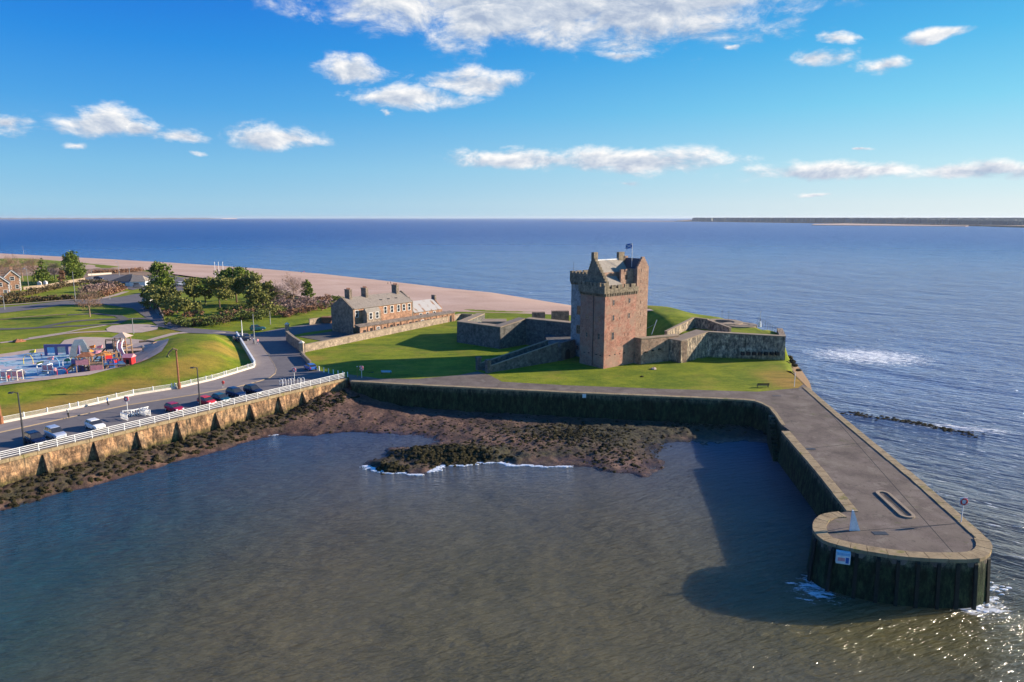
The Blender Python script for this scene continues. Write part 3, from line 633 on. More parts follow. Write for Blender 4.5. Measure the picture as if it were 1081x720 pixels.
for (px,py,wx,wy) in [(929,563,1.5,.75),(855,474,1.5,.6),(820,418,1.6,.4)]:
    p=at(px,py); m_=pier.mb(); m_.box(p.x-wx/2,p.x+wx/2,p.y-wy/2,p.y+wy/2,5.0,5.03); m_.build('cover_plate','iron',pier.e)
m_=pier.mb()
for (a,b) in [((870,563),(1008,553)),((848,474),(920,466.5)),((1012,590),(862,420))]:
    a=at(*a); b=at(*b); dd=(b-a).normalized(); q=Vector((-dd.y,dd.x,0))*.05; m_.prism([(a+q)[:2],(b+q)[:2],(b-q)[:2],(a-q)[:2]],5.0,5.004)
m_.build('expansion_joint','dark',pier.e)
# daymark: white triangular board
p=at(902,560); t=Thing('daymark',(p.x,p.y,5),'small white triangular daymark board standing on the pier head','daymark')
m_=t.mb(); m_.hull([(p.x-.55,p.y-.1,5),(p.x+.55,p.y-.1,5),(p.x+.55,p.y+.05,5),(p.x-.55,p.y+.05,5)],[(p.x-.45,p.y-.1,7.3),(p.x-.3,p.y-.1,7.3),(p.x-.3,p.y+.05,7.3),(p.x-.45,p.y+.05,7.3)]); m_.build('board','white',t.e)
m_=t.mb(); m_.tube([(p.x-.4,p.y+.15,5),(p.x-.37,p.y+.1,7.35)],.06); m_.tube([(p.x-.37,p.y+.12,6.9),(p.x+.1,p.y+.9,5)],.05); m_.build('stay','steel',t.e)
# notice on the pier head wall
wp=hit(889.5,586.5,(*A2([(890,578)])[0],5),(-.32,-.94,0)); t=Thing('notice_board',(wp.x,wp.y,wp.z),'blue, white and pink notice fixed to the dark wall of the pier head','notice board')
d=Vector((.94,-.32,0)); q=Vector((-.32,-.94,0)); q.normalize(); d.normalize()
Fn=lambda x,y,z:wp+d*x+q*(y+.62)+Vector((0,0,z))
m_=t.mb(Fn); m_.box(-.65,.65,-.5,.0,-.62,.62); m_.build('board','white',t.e)
m_=t.mb(Fn); m_.box(-.6,.6,.0,.012,.28,.58); m_.build('blue_band','lightblue',t.e)
m_=t.mb(Fn)
m_.box(-.5,.15,.0,.012,-.32,.05); m_.build('pink_panel','pink',t.e)
m_=t.mb(Fn); m_.box(.22,.52,.0,.012,-.5,.12); m_.build('text_panel','bluep',t.e)
# lifebuoy posts
def lifebuoy(px,py,h,label,z=5.0):
    p=at(px,py,z); t=Thing('lifebuoy_post',(p.x,p.y,z),label,'lifebuoy','lifebuoy posts along the water')
    m_=t.mb(); m_.tube([(p.x,p.y,z),(p.x,p.y,z+h)],.05); m_.build('post','white',t.e)
    m_=t.mb(); pts=[(p.x+.33*math.cos(a),p.y-.1,z+h-.1+.33*math.sin(a)) for a in [2*math.pi*k/14 for k in range(15)]]; m_.tube(pts,.07,6); m_.build('lifebuoy','red',t.e)
    m_=t.mb(); m_.box(p.x-.4,p.x+.4,p.y-.02,p.y+.03,z+h-.55,z+h+.35); m_.build('backboard','white',t.e)
lifebuoy(1014.5,552,2.6,'red lifebuoy on a thin post at the outer edge of the pier')
lifebuoy(382,399,2.2,'red lifebuoy on a post at the edge of the shaded lawn')
lifebuoy(135,436,2.6,'red and white lifebuoy post between parked cars beside white barriers')
lifebuoy(311,402,2.4,'white lifebuoy post among bicycle hoops near the road junction')
# low concrete kerb of castle lawn
# sea wall -------------------------------------------------------------
sw=Thing('sea_wall',(W0.x,W0.y,0),'stained brown sea wall with triangular buttresses under the promenade railing','sea wall')
wallrun(sw,'wall',[(WL.x,WL.y),(W1.x,W1.y)],-1,-2,4.7,.45,'seawall',1.4)
cope(sw,'coping',[(WL.x,WL.y),(W1.x+.3,W1.y+.2)],-1,4.7,5.17,.55,.1)
for px,zb in [(50,1.0),(103,1.1),(148,1.2),(190,1.3),(230,1.4),(266,1.6),(296,1.9),(321,2.1),(-30,1)]:
    k=((px-540.5)/FPX); # where the wall line crosses this bearing
    best_t=min((abs((W0+WD*s).x-k*((W0+WD*s).y*math.cos(PIT)+(CAMH-3)*math.sin(PIT))),s) for s in np.arange(-30,62,.1))[1]
    c=W0+WD*best_t; m_=sw.mb(); hw=.42
    a=[c+WD*hw+WN*.2,c+WD*hw+WN*2.7,c-WD*hw+WN*2.7,c-WD*hw+WN*.2]; b=[c+WD*hw-WN*.1,c+WD*hw+WN*.22,c-WD*hw+WN*.22,c-WD*hw-WN*.1]
    m_.hull([(*p[:2],-.5) for p in a],[(*p[:2],4.55) for p in b]); m_.build('buttress','quay' if False else 'seawall',sw.e)
# promenade railing on the wall
rl=Thing('railing',(W0.x,W0.y,5),'long white railing running along the top of the sea wall','railing')
L=(W1-WL).length; m_=rl.mb()
for z in (5.45,5.75,6.02,6.28):
    a=WL-WN*.15; b=W1-WN*.15; m_.tube([(a.x,a.y,z),(b.x,b.y,z)],.042 if z<6.2 else .055,5)
m_.build('rail','white',rl.e)
k=0.
while k<L:
    p=WL+WD*k-WN*.15; m_=rl.mb(); m_.tube([(p.x,p.y,5.17),(p.x,p.y,6.32)],.06,5)
    m_.build('post','white',rl.e); k+=2.35
# low fence on the landward side
fp=A2(fence[:9]); ff=Thing('fence',(fp[1][0],fp[1][1],5),'low cream wall topped with white posts and mesh between the promenade and the grass bank','fence')
m1=ff.mb(); m2=ff.mb(); posts=[]
for i in range(len(fp)-1):
    a,b=Vector((*fp[i],0)),Vector((*fp[i+1],0)); d=(b-a); LL=d.length; d.normalize(); q=Vector((-d.y,d.x,0))*.14
    if LL<.5: continue
    m1.prism([(a+q)[:2],(b+q)[:2],(b-q)[:2],(a-q)[:2]],4.6,5.5)
    q2=q.normalized()*.012
    for z in (5.62,5.78,5.94,6.1): m2.prism([(a+q2)[:2],(b+q2)[:2],(b-q2)[:2],(a-q2)[:2]],z,z+(.03 if z<6 else .06))
    s=0
    while s<LL:
        posts.append(a+d*s); s+=3.4
m1.build('low_wall','cream',ff.e); m2.build('mesh_panel','white',ff.e)
for p in posts:
    m_=ff.mb(); m_.box(p.x-.07,p.x+.07,p.y-.07,p.y+.07,5.5,6.3); m_.build('post','white',ff.e)
rp=A2([(269,386),(260,371),(250,354)]); t=Thing('ramp_wall',(rp[0][0],rp[0][1],5),'white parapet wall beside the footpath at the edge of the grassy mound','wall')
m_=t.mb()
for i in range(2):
    a,b=Vector((*rp[i],0)),Vector((*rp[i+1],0)); d=(b-a).normalized(); q=Vector((-d.y,d.x,0))*.2
    m_.prism([(a+q)[:2],(b+q)[:2],(b-q)[:2],(a-q)[:2]],4.5,6.15)
m_.build('wall','white',t.e)
# foreshore ------------------------------------------------------------
WP=A2([(-60,548),(0,531),(63,511),(110,498),(157,486),(220,472),(252,464),(308,457),(345,454.5),(392,455),(425,463),(410,477),(392,484),(370,490),(378,496),(410,499.5),(444,494),(495,489),(560,482),(599,484.5),(640,497),(680,500),(706,488),(702,474),(712,468),(740,470),(775,467),(806,463)],0)
WP+= [(46,116),(38,124),(-30,139),(WL.x-3,WL.y)]
def fore_h(X,Y):
    s=sdist(X,Y,WP)+fbm(X,Y,.11,4,12)*4.5; 
    pool=np.zeros(X.shape)
    for (px,py,rx,ry,dd) in [(440,469,6,2.4,.5),(405,463,9,3,.5),(720,478,12,6,.45)]:
        c=at(px,py,0); pool+=dd*np.exp(-(((X-c.x)/rx)**2+((Y-c.y)/ry)**2))
    base=np.where(s>0,.15+.40*(1-np.exp(-s/7)),s*.16)
    rise=1.7*sm(-((X-W0.x)*WN.x+(Y-W0.y)*WN.y)*-1,9,0)*(X<-25)          # heaps at the foot of the sea wall
    corner=1.9*np.exp(-(((X+36)/13)**2+((Y-138)/14)**2))
    mound=np.zeros(X.shape)
    for (px,py,rx,ry,dd) in [(468,481,8,2.8,.75),(515,483,8,2.4,.55),(410,495,5,1.8,.5),(435,487,5,1.8,.5),(530,472,12,3.5,.30),(600,468,14,6,.25),(660,475,9,6,.2),(750,456,16,4,.3),(440,478,3,1.5,.3)]:
        c=at(px,py,0); mound+=dd*np.exp(-(((X-c.x)/rx)**2+((Y-c.y)/ry)**2))
    n1=fbm(X,Y,.30,5,3); n2=fbm(X,Y,1.3,3,9)
    return base+rise+corner+mound-pool+n1*.24+n2*.14*(1+1.6*np.clip(mound+rise,0,1))-.06
def weedf(X,Y,Z):
    wdd=np.zeros(X.shape)
    for (px,py,rx,ry,dd) in [(470,481,9,3.6,1.3),(520,484,9,3.2,1.1),(410,495,5,3,1.3),(600,458,15,5,.9),(660,470,9,8,.7),(640,448,16,5,.8),(740,455,16,8,1.1),(600,478,6,4,.5)]:
        c=at(px,py,0); wdd+=dd*np.exp(-(((X-c.x)/rx)**2+((Y-c.y)/ry)**2))
    dw=(X-W0.x)*WN.x+(Y-W0.y)*WN.y
    wdd+=.9*np.exp(-((dw-2.5)/3.2)**2)*(X<-38)
    return np.clip(wdd-.15+fbm(X,Y,.45,3,5)*.6,0,1)
fs=grid_mesh('foreshore',-95,50,62,142,.42,.42,fore_h,lambda X,Y:(sdist(X,Y,WP)>-7)&(((X-W0.x)*WN.x+(Y-W0.y)*WN.y)>-.6),'mud',weedf); struct(fs)
# weedy rocks: low clumps strewn over the foreshore (uncountable)
def rock(m_,c,r,sq=.6):
    import itertools
    n=7; pts=[]; seed=random.random()*99; ph=random.random()*6; m_.cur=0
    ringz=[(-.4,.9),(.08,1.0),(.34,.72),(.5,.3)]; R_=[]
    for (zz,rr) in ringz:
        R_.append([m_.P((c[0]+math.cos(ph+2*math.pi*k/n)*r*rr*(.75+.5*random.random()),c[1]+math.sin(ph+2*math.pi*k/n)*r*rr*sq*(.75+.5*random.random())*1.2,c[2]+zz*r*(.7+.5*random.random()))) for k in range(n)])
    for i in range(3):
        for k in range(n): m_.f.append([R_[i][k],R_[i][(k+1)%n],R_[i+1][(k+1)%n],R_[i+1][k]]); m_.mi.append(0)
    m_.f.append(R_[3]); m_.mi.append(0)
m_=MB(); spots=[]
def fh1(x,y): return float(fore_h(np.array([[x]]),np.array([[y]]))[0,0])
for (px,py,sx,sy,n,r) in [(470,483,50,8,1900,.42),(410,495,16,4,420,.4),(600,460,70,14,1600,.36),(530,470,60,10,300,.3),(650,480,40,18,420,.35),(700,470,40,16,200,.3),(750,448,50,9,500,.35),(470,450,120,14,700,.28),(330,440,60,14,500,.25),(250,455,50,10,300,.25)]:
    for _ in range(n):
        a=px+random.gauss(0,.5)*sx; b=py+random.gauss(0,.5)*sy; p=at(a,b,.3); z=fh1(p.x,p.y)
        if z<-.12 or p.y>137-.2*p.x*0 and p.x>-30: continue
        if (Vector((p.x,p.y,0))-Vector((W0.x,W0.y,0))).dot(WN)<1: continue
        rock(m_,(p.x,p.y,z+.0),r*.5*random.choice((.35,.5,.7,.9,1.2,1.9))*random.uniform(.8,1.2),random.uniform(.4,1.1))
s=-25
while s<(W1-W0).length-2:
    for _ in range(9):
        p=W0+WD*(s+random.random())+WN*random.uniform(.9,5.6); rock(m_,(p.x,p.y,fh1(p.x,p.y)+.03),random.uniform(.12,.5))
    s+=.75
tag(m_.build('weedy_rocks','rockweed'),'dark weedy rocks strewn over the muddy foreshore','rocks',kind='stuff')
# foam where the waves meet the rocks
def foamline(pts,name,lab,wd=.5,n=90,k=1.0):
    rs=resample([tuple(at(a,b,0)) for a,b in pts],n); m_=MB()
    for p in rs:
        for _ in range(4):
            q=Vector((p.x+random.gauss(0,.5),p.y+random.gauss(0,.5)*wd,0)); r=random.uniform(.06,.34)*k
            if random.random()<.15 or mn.noise(Vector((p.x*.6,p.y*.6,2)))<-.22: continue
            m_.hull([(q.x+r*1.8*math.cos(t_)*random.uniform(.6,1.2),q.y+r*.6*math.sin(t_)*random.uniform(.6,1.2),.0) for t_ in [x*math.pi/4 for x in range(8)]],
                    [(q.x+r*1.3*math.cos(t_),q.y+r*.4*math.sin(t_),.05+.06*random.random()) for t_ in [x*math.pi/4 for x in range(8)]])
    tag(m_.build(name,'foam'),lab,'foam',kind='stuff')
M['foam']=paint('foam',(0.85,0.87,0.88),.6,var=.05)
fl_=[]
for px in range(362,606,6):
    for k in range(60):
        py=507-k*.6; q=at(px,py,0)
        if fh1(q.x,q.y)>.0: fl_.append((px,py+.5)); break
foamline(fl_,'wave_foam','white line of breaking foam along the weedy rocks in the harbour',.22,480,.62)
foamline([(254,463.5),(285,459.5),(304,458)],'wave_foam','thin white foam at the water edge below the sea wall',.3,110,.4)
foamline([(1020,640),(1035,638),(1048,630),(1052,618)],'wave_foam','small white splash at the outer corner of the pier head',.8,26,.8)
# reef outside the pier
m_=MB()
for i,p in enumerate(resample([tuple(at(a,b,0)) for a,b in [(898,436),(925,441),(950,444),(975,448),(1005,455),(1028,460)]],90)):
    if 12<i<28 and random.random()<.7: continue
    for _ in range(3): rock(m_,(p.x+random.gauss(0,.9),p.y+random.gauss(0,.7),-.05),random.uniform(.15,.5))
tag(m_.build('reef_rocks','rockweed'),'thin line of dark reef rocks awash outside the pier','rocks',kind='stuff')
# sea ------------------------------------------------------------------
m_=MB(); m_.face([(26000*math.cos(2*math.pi*k/96),26000*math.sin(2*math.pi*k/96),0) for k in range(96)]); struct(m_.build('sea','water'))
# far shores ------------------------------------------------------------
m_=MB()
m_.prism([(1500,6400),(1669,6278),(2050,4300),(2020,3000),(1900,2500),(2600,1500),(9000,3000),(9000,14000),(3340,12500)],-2,6)
struct(m_.build('far_point','dune'))
m_=MB(); m_.prism([(460,7200),(900,6600),(1669,6150),(1800,6500),(1500,7300),(700,7500)],-2,3); m_.prism([(1450,3350),(1900,2900),(2200,3300),(2100,4300),(1700,3900)],-2,2.2)
m_.prism([(-14000,13500),(-6900,16500),(-6700,16900),(-9000,18000),(-15000,16000)],-2,14)
struct(m_.build('far_sand','sand'))
M['farwood']=leaf('haze_tinted_forest',(0.09,0.12,0.13),(0.11,0.14,0.15),(0.13,0.16,0.16))  # distance haze painted into the leaf colour: paler and bluer
m_=MB(); rnd=random.Random(3)
def intri(x,y): return True
cnt=0
while cnt<7000:
    v=rnd.random()**1.7; y=2900+v*6000; x0=max(2120-max(0,(y-4300))*.22,.266*y); x=x0+rnd.random()**1.2*(y*.83-x0+200)
    if x>y*.86+100: continue
    h=rnd.uniform(15,20); g=6+min(14,(y-2800)/120)*rnd.uniform(.8,1.0); r=rnd.uniform(14,30)*(1+v); n=5; ph=rnd.random()*3
    lo=[(x+r*math.cos(ph+2*math.pi*k/n),y+r*math.sin(ph+2*math.pi*k/n),3) for k in range(n)]; hi=[(x+r*.8*math.cos(ph+2*math.pi*k/n),y+r*.8*math.sin(ph+2*math.pi*k/n),g+h*.8) for k in range(n)]
    m_.hull(lo,hi); cnt+=1
m_.prism([(2090,3100),(2180,4300),(1720,6350),(3230,12000),(8800,13000),(8000,3200)],5.5,18)
tag(m_.build('far_forest','farwood',recalc=False),'dark pine forest covering the low far shore','forest',kind='stuff')
m_=MB()
for i in range(260):
    x=-14000+rnd.random()*6500; y=13800+(x+14000)*.42+rnd.random()*900; r=rnd.uniform(25,120); h=rnd.uniform(15,38) if x<-11500 else rnd.uniform(4,16)
    m_.hull([(x+r*math.cos(k),y+r*math.sin(k),12) for k in (0,1.2,2.5,3.8,5)],[(x+r*.6*math.cos(k),y+r*.6*math.sin(k),14+h) for k in (0,1.2,2.5,3.8,5)])
tag(m_.build('far_forest','farwood',recalc=False),'low scrub on the thin far spit at the left horizon','scrub',kind='stuff')
# ------------------------------------------------------------------ castle
CA=Vector((20.3,148,0)); CU=Vector((.788,.616,0)); CV=Vector((-.616,.788,0))
def CF(s,t,z): return CA+CU*s*1.235+CV*t*.70+Vector((0,0,z))
tw=Thing('castle_tower',(CA.x,CA.y,5),'tall red and grey rubble stone castle tower with crow-stepped gable and blue flag','castle')
def tbox(name,mat,*b,**k):
    m_=tw.mb(CF); m_.box(*b,**k); return m_.build(name,mat,tw.e)
tbox('wall','tower',0,8.2,0,11,3,22.0)
tbox('wing_wall','harl',4.0,10.6,11.0,23,3,22.9)
# stair turret with its own steep gable
m_=tw.mb(CF); m_.box(8.2,11.3,.03,8.0,3,26.6); m_.build('turret_wall','turret',tw.e)
for (a,b) in ((.03,.75),(7.3,8.0)):
    n=5; m_=tw.mb(CF)
    for k in range(n):
        w=1.55-k*.30; z0=26.6+k*.52; m_.box(9.75-w,9.75+w,a,b,z0,z0+.53)
    m_.build('turret_gable','turret',tw.e)
m_=tw.mb(CF); m_.hull([(8.25,.76,26.6),(11.25,.76,26.6),(11.25,7.29,26.6),(8.25,7.29,26.6)],[(9.7,.76,28.8),(9.8,.76,28.8),(9.8,7.29,28.8),(9.7,7.29,28.8)]); m_.build('turret_roof','darkslate',tw.e)
tbox('chimney','parapet',7.2,8.7,6.6,7.6,26,30.2)
# corbelled parapets -----------------------------------------------------
def parapet(sides,z0,z1,over,th,gap_h=.75,mer=1.15,gap=.55,fn=CF,mat='parapet'):
    """sides: list of (s0,t0,s1,t1,ns,nt) outward normal; crenellated"""
    m_=tw.mb(fn)
    for (s0,t0,s1,t1,ns,nt) in sides:
        L=math.hypot(s1-s0,t1-t0); ds,dt=(s1-s0)/L,(t1-t0)/L
        def q(a,b,za,zb,o0=0.0):
            pts=[(s0+ds*a+ns*over,t0+dt*a+nt*over),(s0+ds*b+ns*over,t0+dt*b+nt*over),(s0+ds*b+ns*(over-th),t0+dt*b+nt*(over-th)),(s0+ds*a+ns*(over-th),t0+dt*a+nt*(over-th))]
            m_.hull([(*p,za) for p in pts],[(*p,zb) for p in pts])
        q(-over+.003,L+over-.003,z0,z1-gap_h); a=-over+.003; i=0
        while a<L+over:
            b=min(a+mer,L+over-.003)
            if b-a>.3: q(a,b,z1-gap_h,z1)
            a+=mer+gap
    o=m_.build('parapet',mat,tw.e)
    m_=tw.mb(fn)
    for (s0,t0,s1,t1,ns,nt) in sides:
        L=math.hypot(s1-s0,t1-t0); ds,dt=(s1-s0)/L,(t1-t0)/L; a=.05
        while a<L:
            for (o1,za,zb) in ((.28*over/.4,z0-.62,z0-.3),(over,z0-.3,z0)):
                pts=[(s0+ds*a-ns*.1,t0+dt*a-nt*.1),(s0+ds*(a+.3)-ns*.1,t0+dt*(a+.3)-nt*.1),(s0+ds*(a+.3)+ns*o1,t0+dt*(a+.3)+nt*o1),(s0+ds*a+ns*o1,t0+dt*a+nt*o1)]
                m_.hull([(*p,za) for p in pts],[(*p,zb) for p in pts])
            a+=.62
    c=m_.build('corbels',mat,o); return o
parapet([(0,0,8.2,0,0,-1)],21.6,23.4,.3,.5)
parapet([(0,11,0,0,-1,0)],21.6,23.9,.38,.6)
parapet([(4.0,23,4.0,11,-1,0)],22.9,25.4,.3,.55,gap_h=.4)
parapet([(4.0,23,10.6,23,0,1)],22.9,25.4,.3,.55)
# cap-house wall rising behind the front parapet
m_=tw.mb(CF); m_.box(4.9,8.2,1.7,2.4,22,26.0)
for k in range(3): m_.box(4.95+k*1.15,5.65+k*1.15,1.705,2.395,26.0,26.55)
m_.build('cap_house_wall','turret',tw.e)
m_=tw.mb(CF); m_.box(6.0,6.6,1.66,1.7,24.2,25.3); m_.build('window','dark',tw.e)
# crow-stepped gable towards the left
m_=tw.mb(CF); n=9
for k in range(n):
    z0=22.0 if k==0 else 23.6+k*.6; z1=23.6+(k+1)*.6; a=1.0+k*.64; b=10.6-k*.36
    m_.box(.75,1.45,a,b,z0,z1)
m_.build('gable','parapet',tw.e)
tbox('chimney','parapet',.6,1.6,6.35,7.55,28.6,30.4)
# roofs
def slab(name,mat,pts,th=.18):
    m_=tw.mb(CF); m_.hull([(p[0],p[1],p[2]-th) for p in pts],pts); return m_.build(name,mat,tw.e)
slab('roof','leadroof',[(1.45,3.9,25.9),(8.2,3.9,25.9),(8.2,7.0,28.6),(1.45,7.0,28.6)])
slab('roof','leadroof',[(1.45,1.1,23.2),(4.95,1.1,23.2),(4.95,3.95,25.1),(1.45,3.95,25.1)])
slab('roof','darkslate',[(1.45,7.0,28.6),(8.2,7.0,28.6),(8.2,11.2,23.4),(1.45,11.2,23.4)])
slab('roof','slate',[(4.2,11.3,24.2),(10.4,11.3,24.2),(10.4,22.6,22.95),(4.2,22.6,22.95)])
m_=tw.mb(CF); m_.box(1.45,8.2,3.85,4.0,22,25.95); m_.build('dormer_wall','turret',tw.e)
m_=tw.mb(CF); m_.box(1.45,8.2,6.9,7.12,28.5,28.72); m_.build('ridge','white',tw.e)
# windows
PR=(CA,-CV); PL=(CA,-CU); PW=(CF(4.0,11,0),-CU); PT=(CF(8.2,.03,0),-CV)
def cwin(px,py,wd,ht,plane,n_out,slit=False):
    w=hit(px,py,plane[0],plane[1]); tv=Vector((0,0,1)).cross(n_out)
    F=lambda x,y,z:w+tv*x+n_out*y+Vector((0,0,z))
    if slit:
        m_=tw.mb(F); m_.box(-wd/2,wd/2,-.2,.012,-ht/2,ht/2); m_.build('loophole','dark',tw.e); return
    m_=tw.mb(F); b=.16
    for bx in ((-wd/2-b,-wd/2,-.1,.05,-ht/2-b,ht/2+b),(wd/2,wd/2+b,-.1,.05,-ht/2-b,ht/2+b),(-wd/2,wd/2,-.1,.05,ht/2,ht/2+b),(-wd/2,wd/2,-.1,.07,-ht/2-b,-ht/2)): m_.box(*bx)
    fr=m_.build('window','turret',tw.e)
    m_=MB(tw.F(F)); m_.box(-wd/2,wd/2,-.1,.014,-ht/2,ht/2); m_.build('pane','glass',fr)
    m_=MB(tw.F(F)); m_.box(-.03,.03,.0,.03,-ht/2,ht/2); m_.box(-wd/2,-.031,.0,.03,-.03,.03); m_.box(.031,wd/2,.0,.03,-.03,.03); m_.build('glazing_bar','grey',fr)
z8=lambda x,y:(590+x/4.965,255+y/4.965)
for x,y,a,b in [(287,320,.45,1.1),(370,310,.45,1.0),(285,400,.45,1.15),(367,388,.45,1.1),(282,495,.65,1.6)]: cwin(*z8(x,y),a,b,PR,-CV)
for x,y in [(318,402),(345,487),(362,485)]: cwin(*z8(x,y),.14,.6,PR,-CV,True)
for x,y in [(265,598),(293,592),(318,588),(343,583)]: cwin(*z8(x,y),.5,.2,PR,-CV,True)
for x,y in [(433,150),(430,210),(430,260),(429,318),(428,377),(427,437)]: cwin(*z8(x,y),.16,.7,PT,-CV,True)
for x,y,a,b in [(148,392,.5,.8),(211,405,.5,.9),(146,487,.5,.9),(209,497,.6,1.2)]: cwin(*z8(x,y),a,b,PL,-CU)
for x,y in [(133,580),(156,583),(196,592),(218,598)]: cwin(*z8(x,y),.6,.22,PL,-CU,True)
for x,y,a,b in [(105,360,1.1,1.9),(102,460,1.1,1.9),(97,555,.6,.7)]: cwin(*z8(x,y),a,b,PW,-CU)
m_=tw.mb(CF); m_.tube([(-.07,4.9,5.2),(-.07,4.9,21)],.07,6); m_.build('downpipe','iron',tw.e)
fb=CF(8.5,3.0,0); m_=tw.mb(); m_.tube([(fb.x,fb.y,25.5),(fb.x,fb.y,32.3)],.06,6); m_.build('flagpole','white',tw.e)
def wavy(x0,x1,z0,z1,y,m_,n=8):
    for k in range(n):
        a=x0+(x1-x0)*k/n; b=x0+(x1-x0)*(k+1)/n; ya=.14*math.sin(a*4); yb=.14*math.sin(b*4)
        m_.hull([(fb.x+a,fb.y+ya+y,z0-.1*a*a),(fb.x+b,fb.y+yb+y,z0-.1*b*b),(fb.x+b,fb.y+yb+.02+y,z0-.1*b*b),(fb.x+a,fb.y+ya+.02+y,z0-.1*a*a)],[(fb.x+a,fb.y+ya+y,z1-.1*a*a),(fb.x+b,fb.y+yb+y,z1-.1*b*b),(fb.x+b,fb.y+yb+.02+y,z1-.1*b*b),(fb.x+a,fb.y+ya+.02+y,z1-.1*a*a)])
m_=tw.mb(); wavy(-1.5,-.03,31.1,32.2,0,m_); fl=m_.build('flag','bluep',tw.e)
m_=tw.mb()
for k in range(8):
    for sgn in (1,-1):
        a=-1.5+1.47*k/8; b=-1.5+1.47*(k+1)/8; za=31.65+sgn*(a+.765)*.7-.1*a*a; zb=31.65+sgn*(b+.765)*.7-.1*b*b
        y0=.14*math.sin(a*4)-.012-.002*sgn; y1=.14*math.sin(b*4)-.012-.002*sgn
        m_.face([(fb.x+a,fb.y+y0,za-.07),(fb.x+b,fb.y+y1,zb-.07),(fb.x+b,fb.y+y1,zb+.07),(fb.x+a,fb.y+y0,za+.07)])
m_.build('saltire','white',fl,recalc=False)
m_=tw.mb(CF); m_.tube([(4.2,22.5,25),(4.2,22.5,27.6)],.035,5); m_.build('aerial','iron',tw.e)

# outer fortification ------------------------------------------------------
fort=Thing('castle_rampart',(44,156,5),'low angular stone rampart with gun ports running right from the tower to the point','rampart')
p_b1=Vector((*A2([(675.7,384.3)])[0],0)); p_b0=CF(7.2,-.1,0); p_b1c=Vector((*A2([(709,380.5)])[0],0)); p_b2=Vector((*A2([(718,383)])[0],0)); p_b3=Vector((*A2([(746.5,376.5)])[0],0)); p_e=Vector((*A2([(827.7,380)])[0],0))
def rampart(th_,name,a,b,z0,z1,z1b,thick,mat,side=1,batter=.25,topmat='slab',lip=.12):
    d=(b-a); d.z=0; d.normalize(); q=Vector((-d.y,d.x,0))*side   # q: inward
    m_=th_.mb(); m_.hull([(*(a-q*batter)[:2],z0),(*(b-q*batter)[:2],z0),(*(b+q*thick)[:2],z0),(*(a+q*thick)[:2],z0)],[(*a[:2],z1),(*b[:2],z1b),(*(b+q*thick)[:2],z1b),(*(a+q*thick)[:2],z1)])
    o=m_.build(name,mat,th_.e)
    m_=MB(th_.F()); m_.hull([(*(a-q*lip)[:2],z1),(*(b-q*lip)[:2],z1b),(*(b+q*(thick+.05))[:2],z1b),(*(a+q*(thick+.05))[:2],z1)],[(*(a-q*lip)[:2],z1+.22),(*(b-q*lip)[:2],z1b+.22),(*(b+q*(thick+.05))[:2],z1b+.22),(*(a+q*(thick+.05))[:2],z1+.22)])
    m_.build('coping',topmat,o); return o
rampart(fort,'side_wall',p_b1+Vector((-3.2,4.0,0)),p_b1,3,10.75,10.75,.7,'block')
rampart(fort,'front_wall',p_b1+Vector((.04,.02,0)),p_b1c+Vector((1.9,1.5,0)),3,10.752,10.6,1.5,'block')
rampart(fort,'side_wall',p_b1c+Vector((-.6,1.6,0)),p_b2,3,9.95,9.95,1.8,'block')
rampart(fort,'front_wall',p_b2+Vector((.03,.02,0)),p_b3,3,9.96,11.0,3.4,'bastion')
rampart(fort,'long_wall',p_b3+Vector((-.6,-.1,0)),p_e,3,10.9,10.45,1.5,'bastion',batter=.35)
rampart(fort,'end_wall',p_e+Vector((-.05,.05,0)),p_e+Vector((4.2,13,0)),3,10.45,10.2,1.2,'bastion',batter=.35)
for px in (784,790,796,802.5,808.5,814.5,820.5):
    w=hit(px,373.2,p_e,(0.05,-1,0)); m_=fort.mb(); m_.box(w.x-.38,w.x+.38,w.y-.5,w.y+.3,w.z-.38,w.z+.38)
    m_.build('gun_port','dark',fort.e)
for px,py in [(682,371.5),(689,370),(696,368.5)]:
    dd=(p_b1c-p_b1).normalized(); nn=Vector((dd.y,-dd.x,0)); w=hit(px,py,p_b1,nn); m_=fort.mb(lambda x,y,z:w+dd*x+nn*y+Vector((0,0,z))); m_.box(-.3,.3,-.2,.27,-.14,.14); m_.build('loophole','dark',fort.e)
# inner retaining walls, gun emplacement
ia=at(704,351,11); ib=at(733,336.8,12.2); ic=at(747,338,12.2); idd=at(770,346.5,11.4)
for nme,a,b,z1,z2 in [('inner_wall',ia,ib,11.1,12.4),('inner_wall',ib,ic,12.4,12.3),('inner_wall',ic,idd,12.1,11.4)]:
    rampart(fort,nme,Vector((a.x,a.y,0)),Vector((b.x,b.y,0)),5,z1,z2,.6,'bastion',batter=.05)
def ringmesh(m_,c,r0,r1,z0,z1,n=26):
    for k in range(n):
        a=2*math.pi*k/n; b=2*math.pi*(k+1)/n; f=lambda r,t_:(c.x+r*math.cos(t_),c.y+r*math.sin(t_))
        m_.hull([(*f(r1,a),z0),(*f(r1,b),z0),(*f(r0,b),z0),(*f(r0,a),z0)],[(*f(r1,a),z1),(*f(r1,b),z1),(*f(r0,b),z1),(*f(r0,a),z1)])
ec=at(763,339.5,10.3); ge=Thing('gun_emplacement',(ec.x,ec.y,9.8),'round concrete gun emplacement with a dark sunken pit on top of the rampart','gun emplacement')
m_=ge.mb(); ringmesh(m_,ec,3.1,5.2,9.3,10.35); m_.build('ring','slab',ge.e)
m_=ge.mb(); m_.disc((ec.x,ec.y),3.15,9.3,9.9,24); m_.build('pit_floor','dark',ge.e)
ec2=at(781,342,10.2); ge=Thing('gun_platform',(ec2.x,ec2.y,9.8),'flat round concrete gun platform to the right of the sunken pit','gun platform')
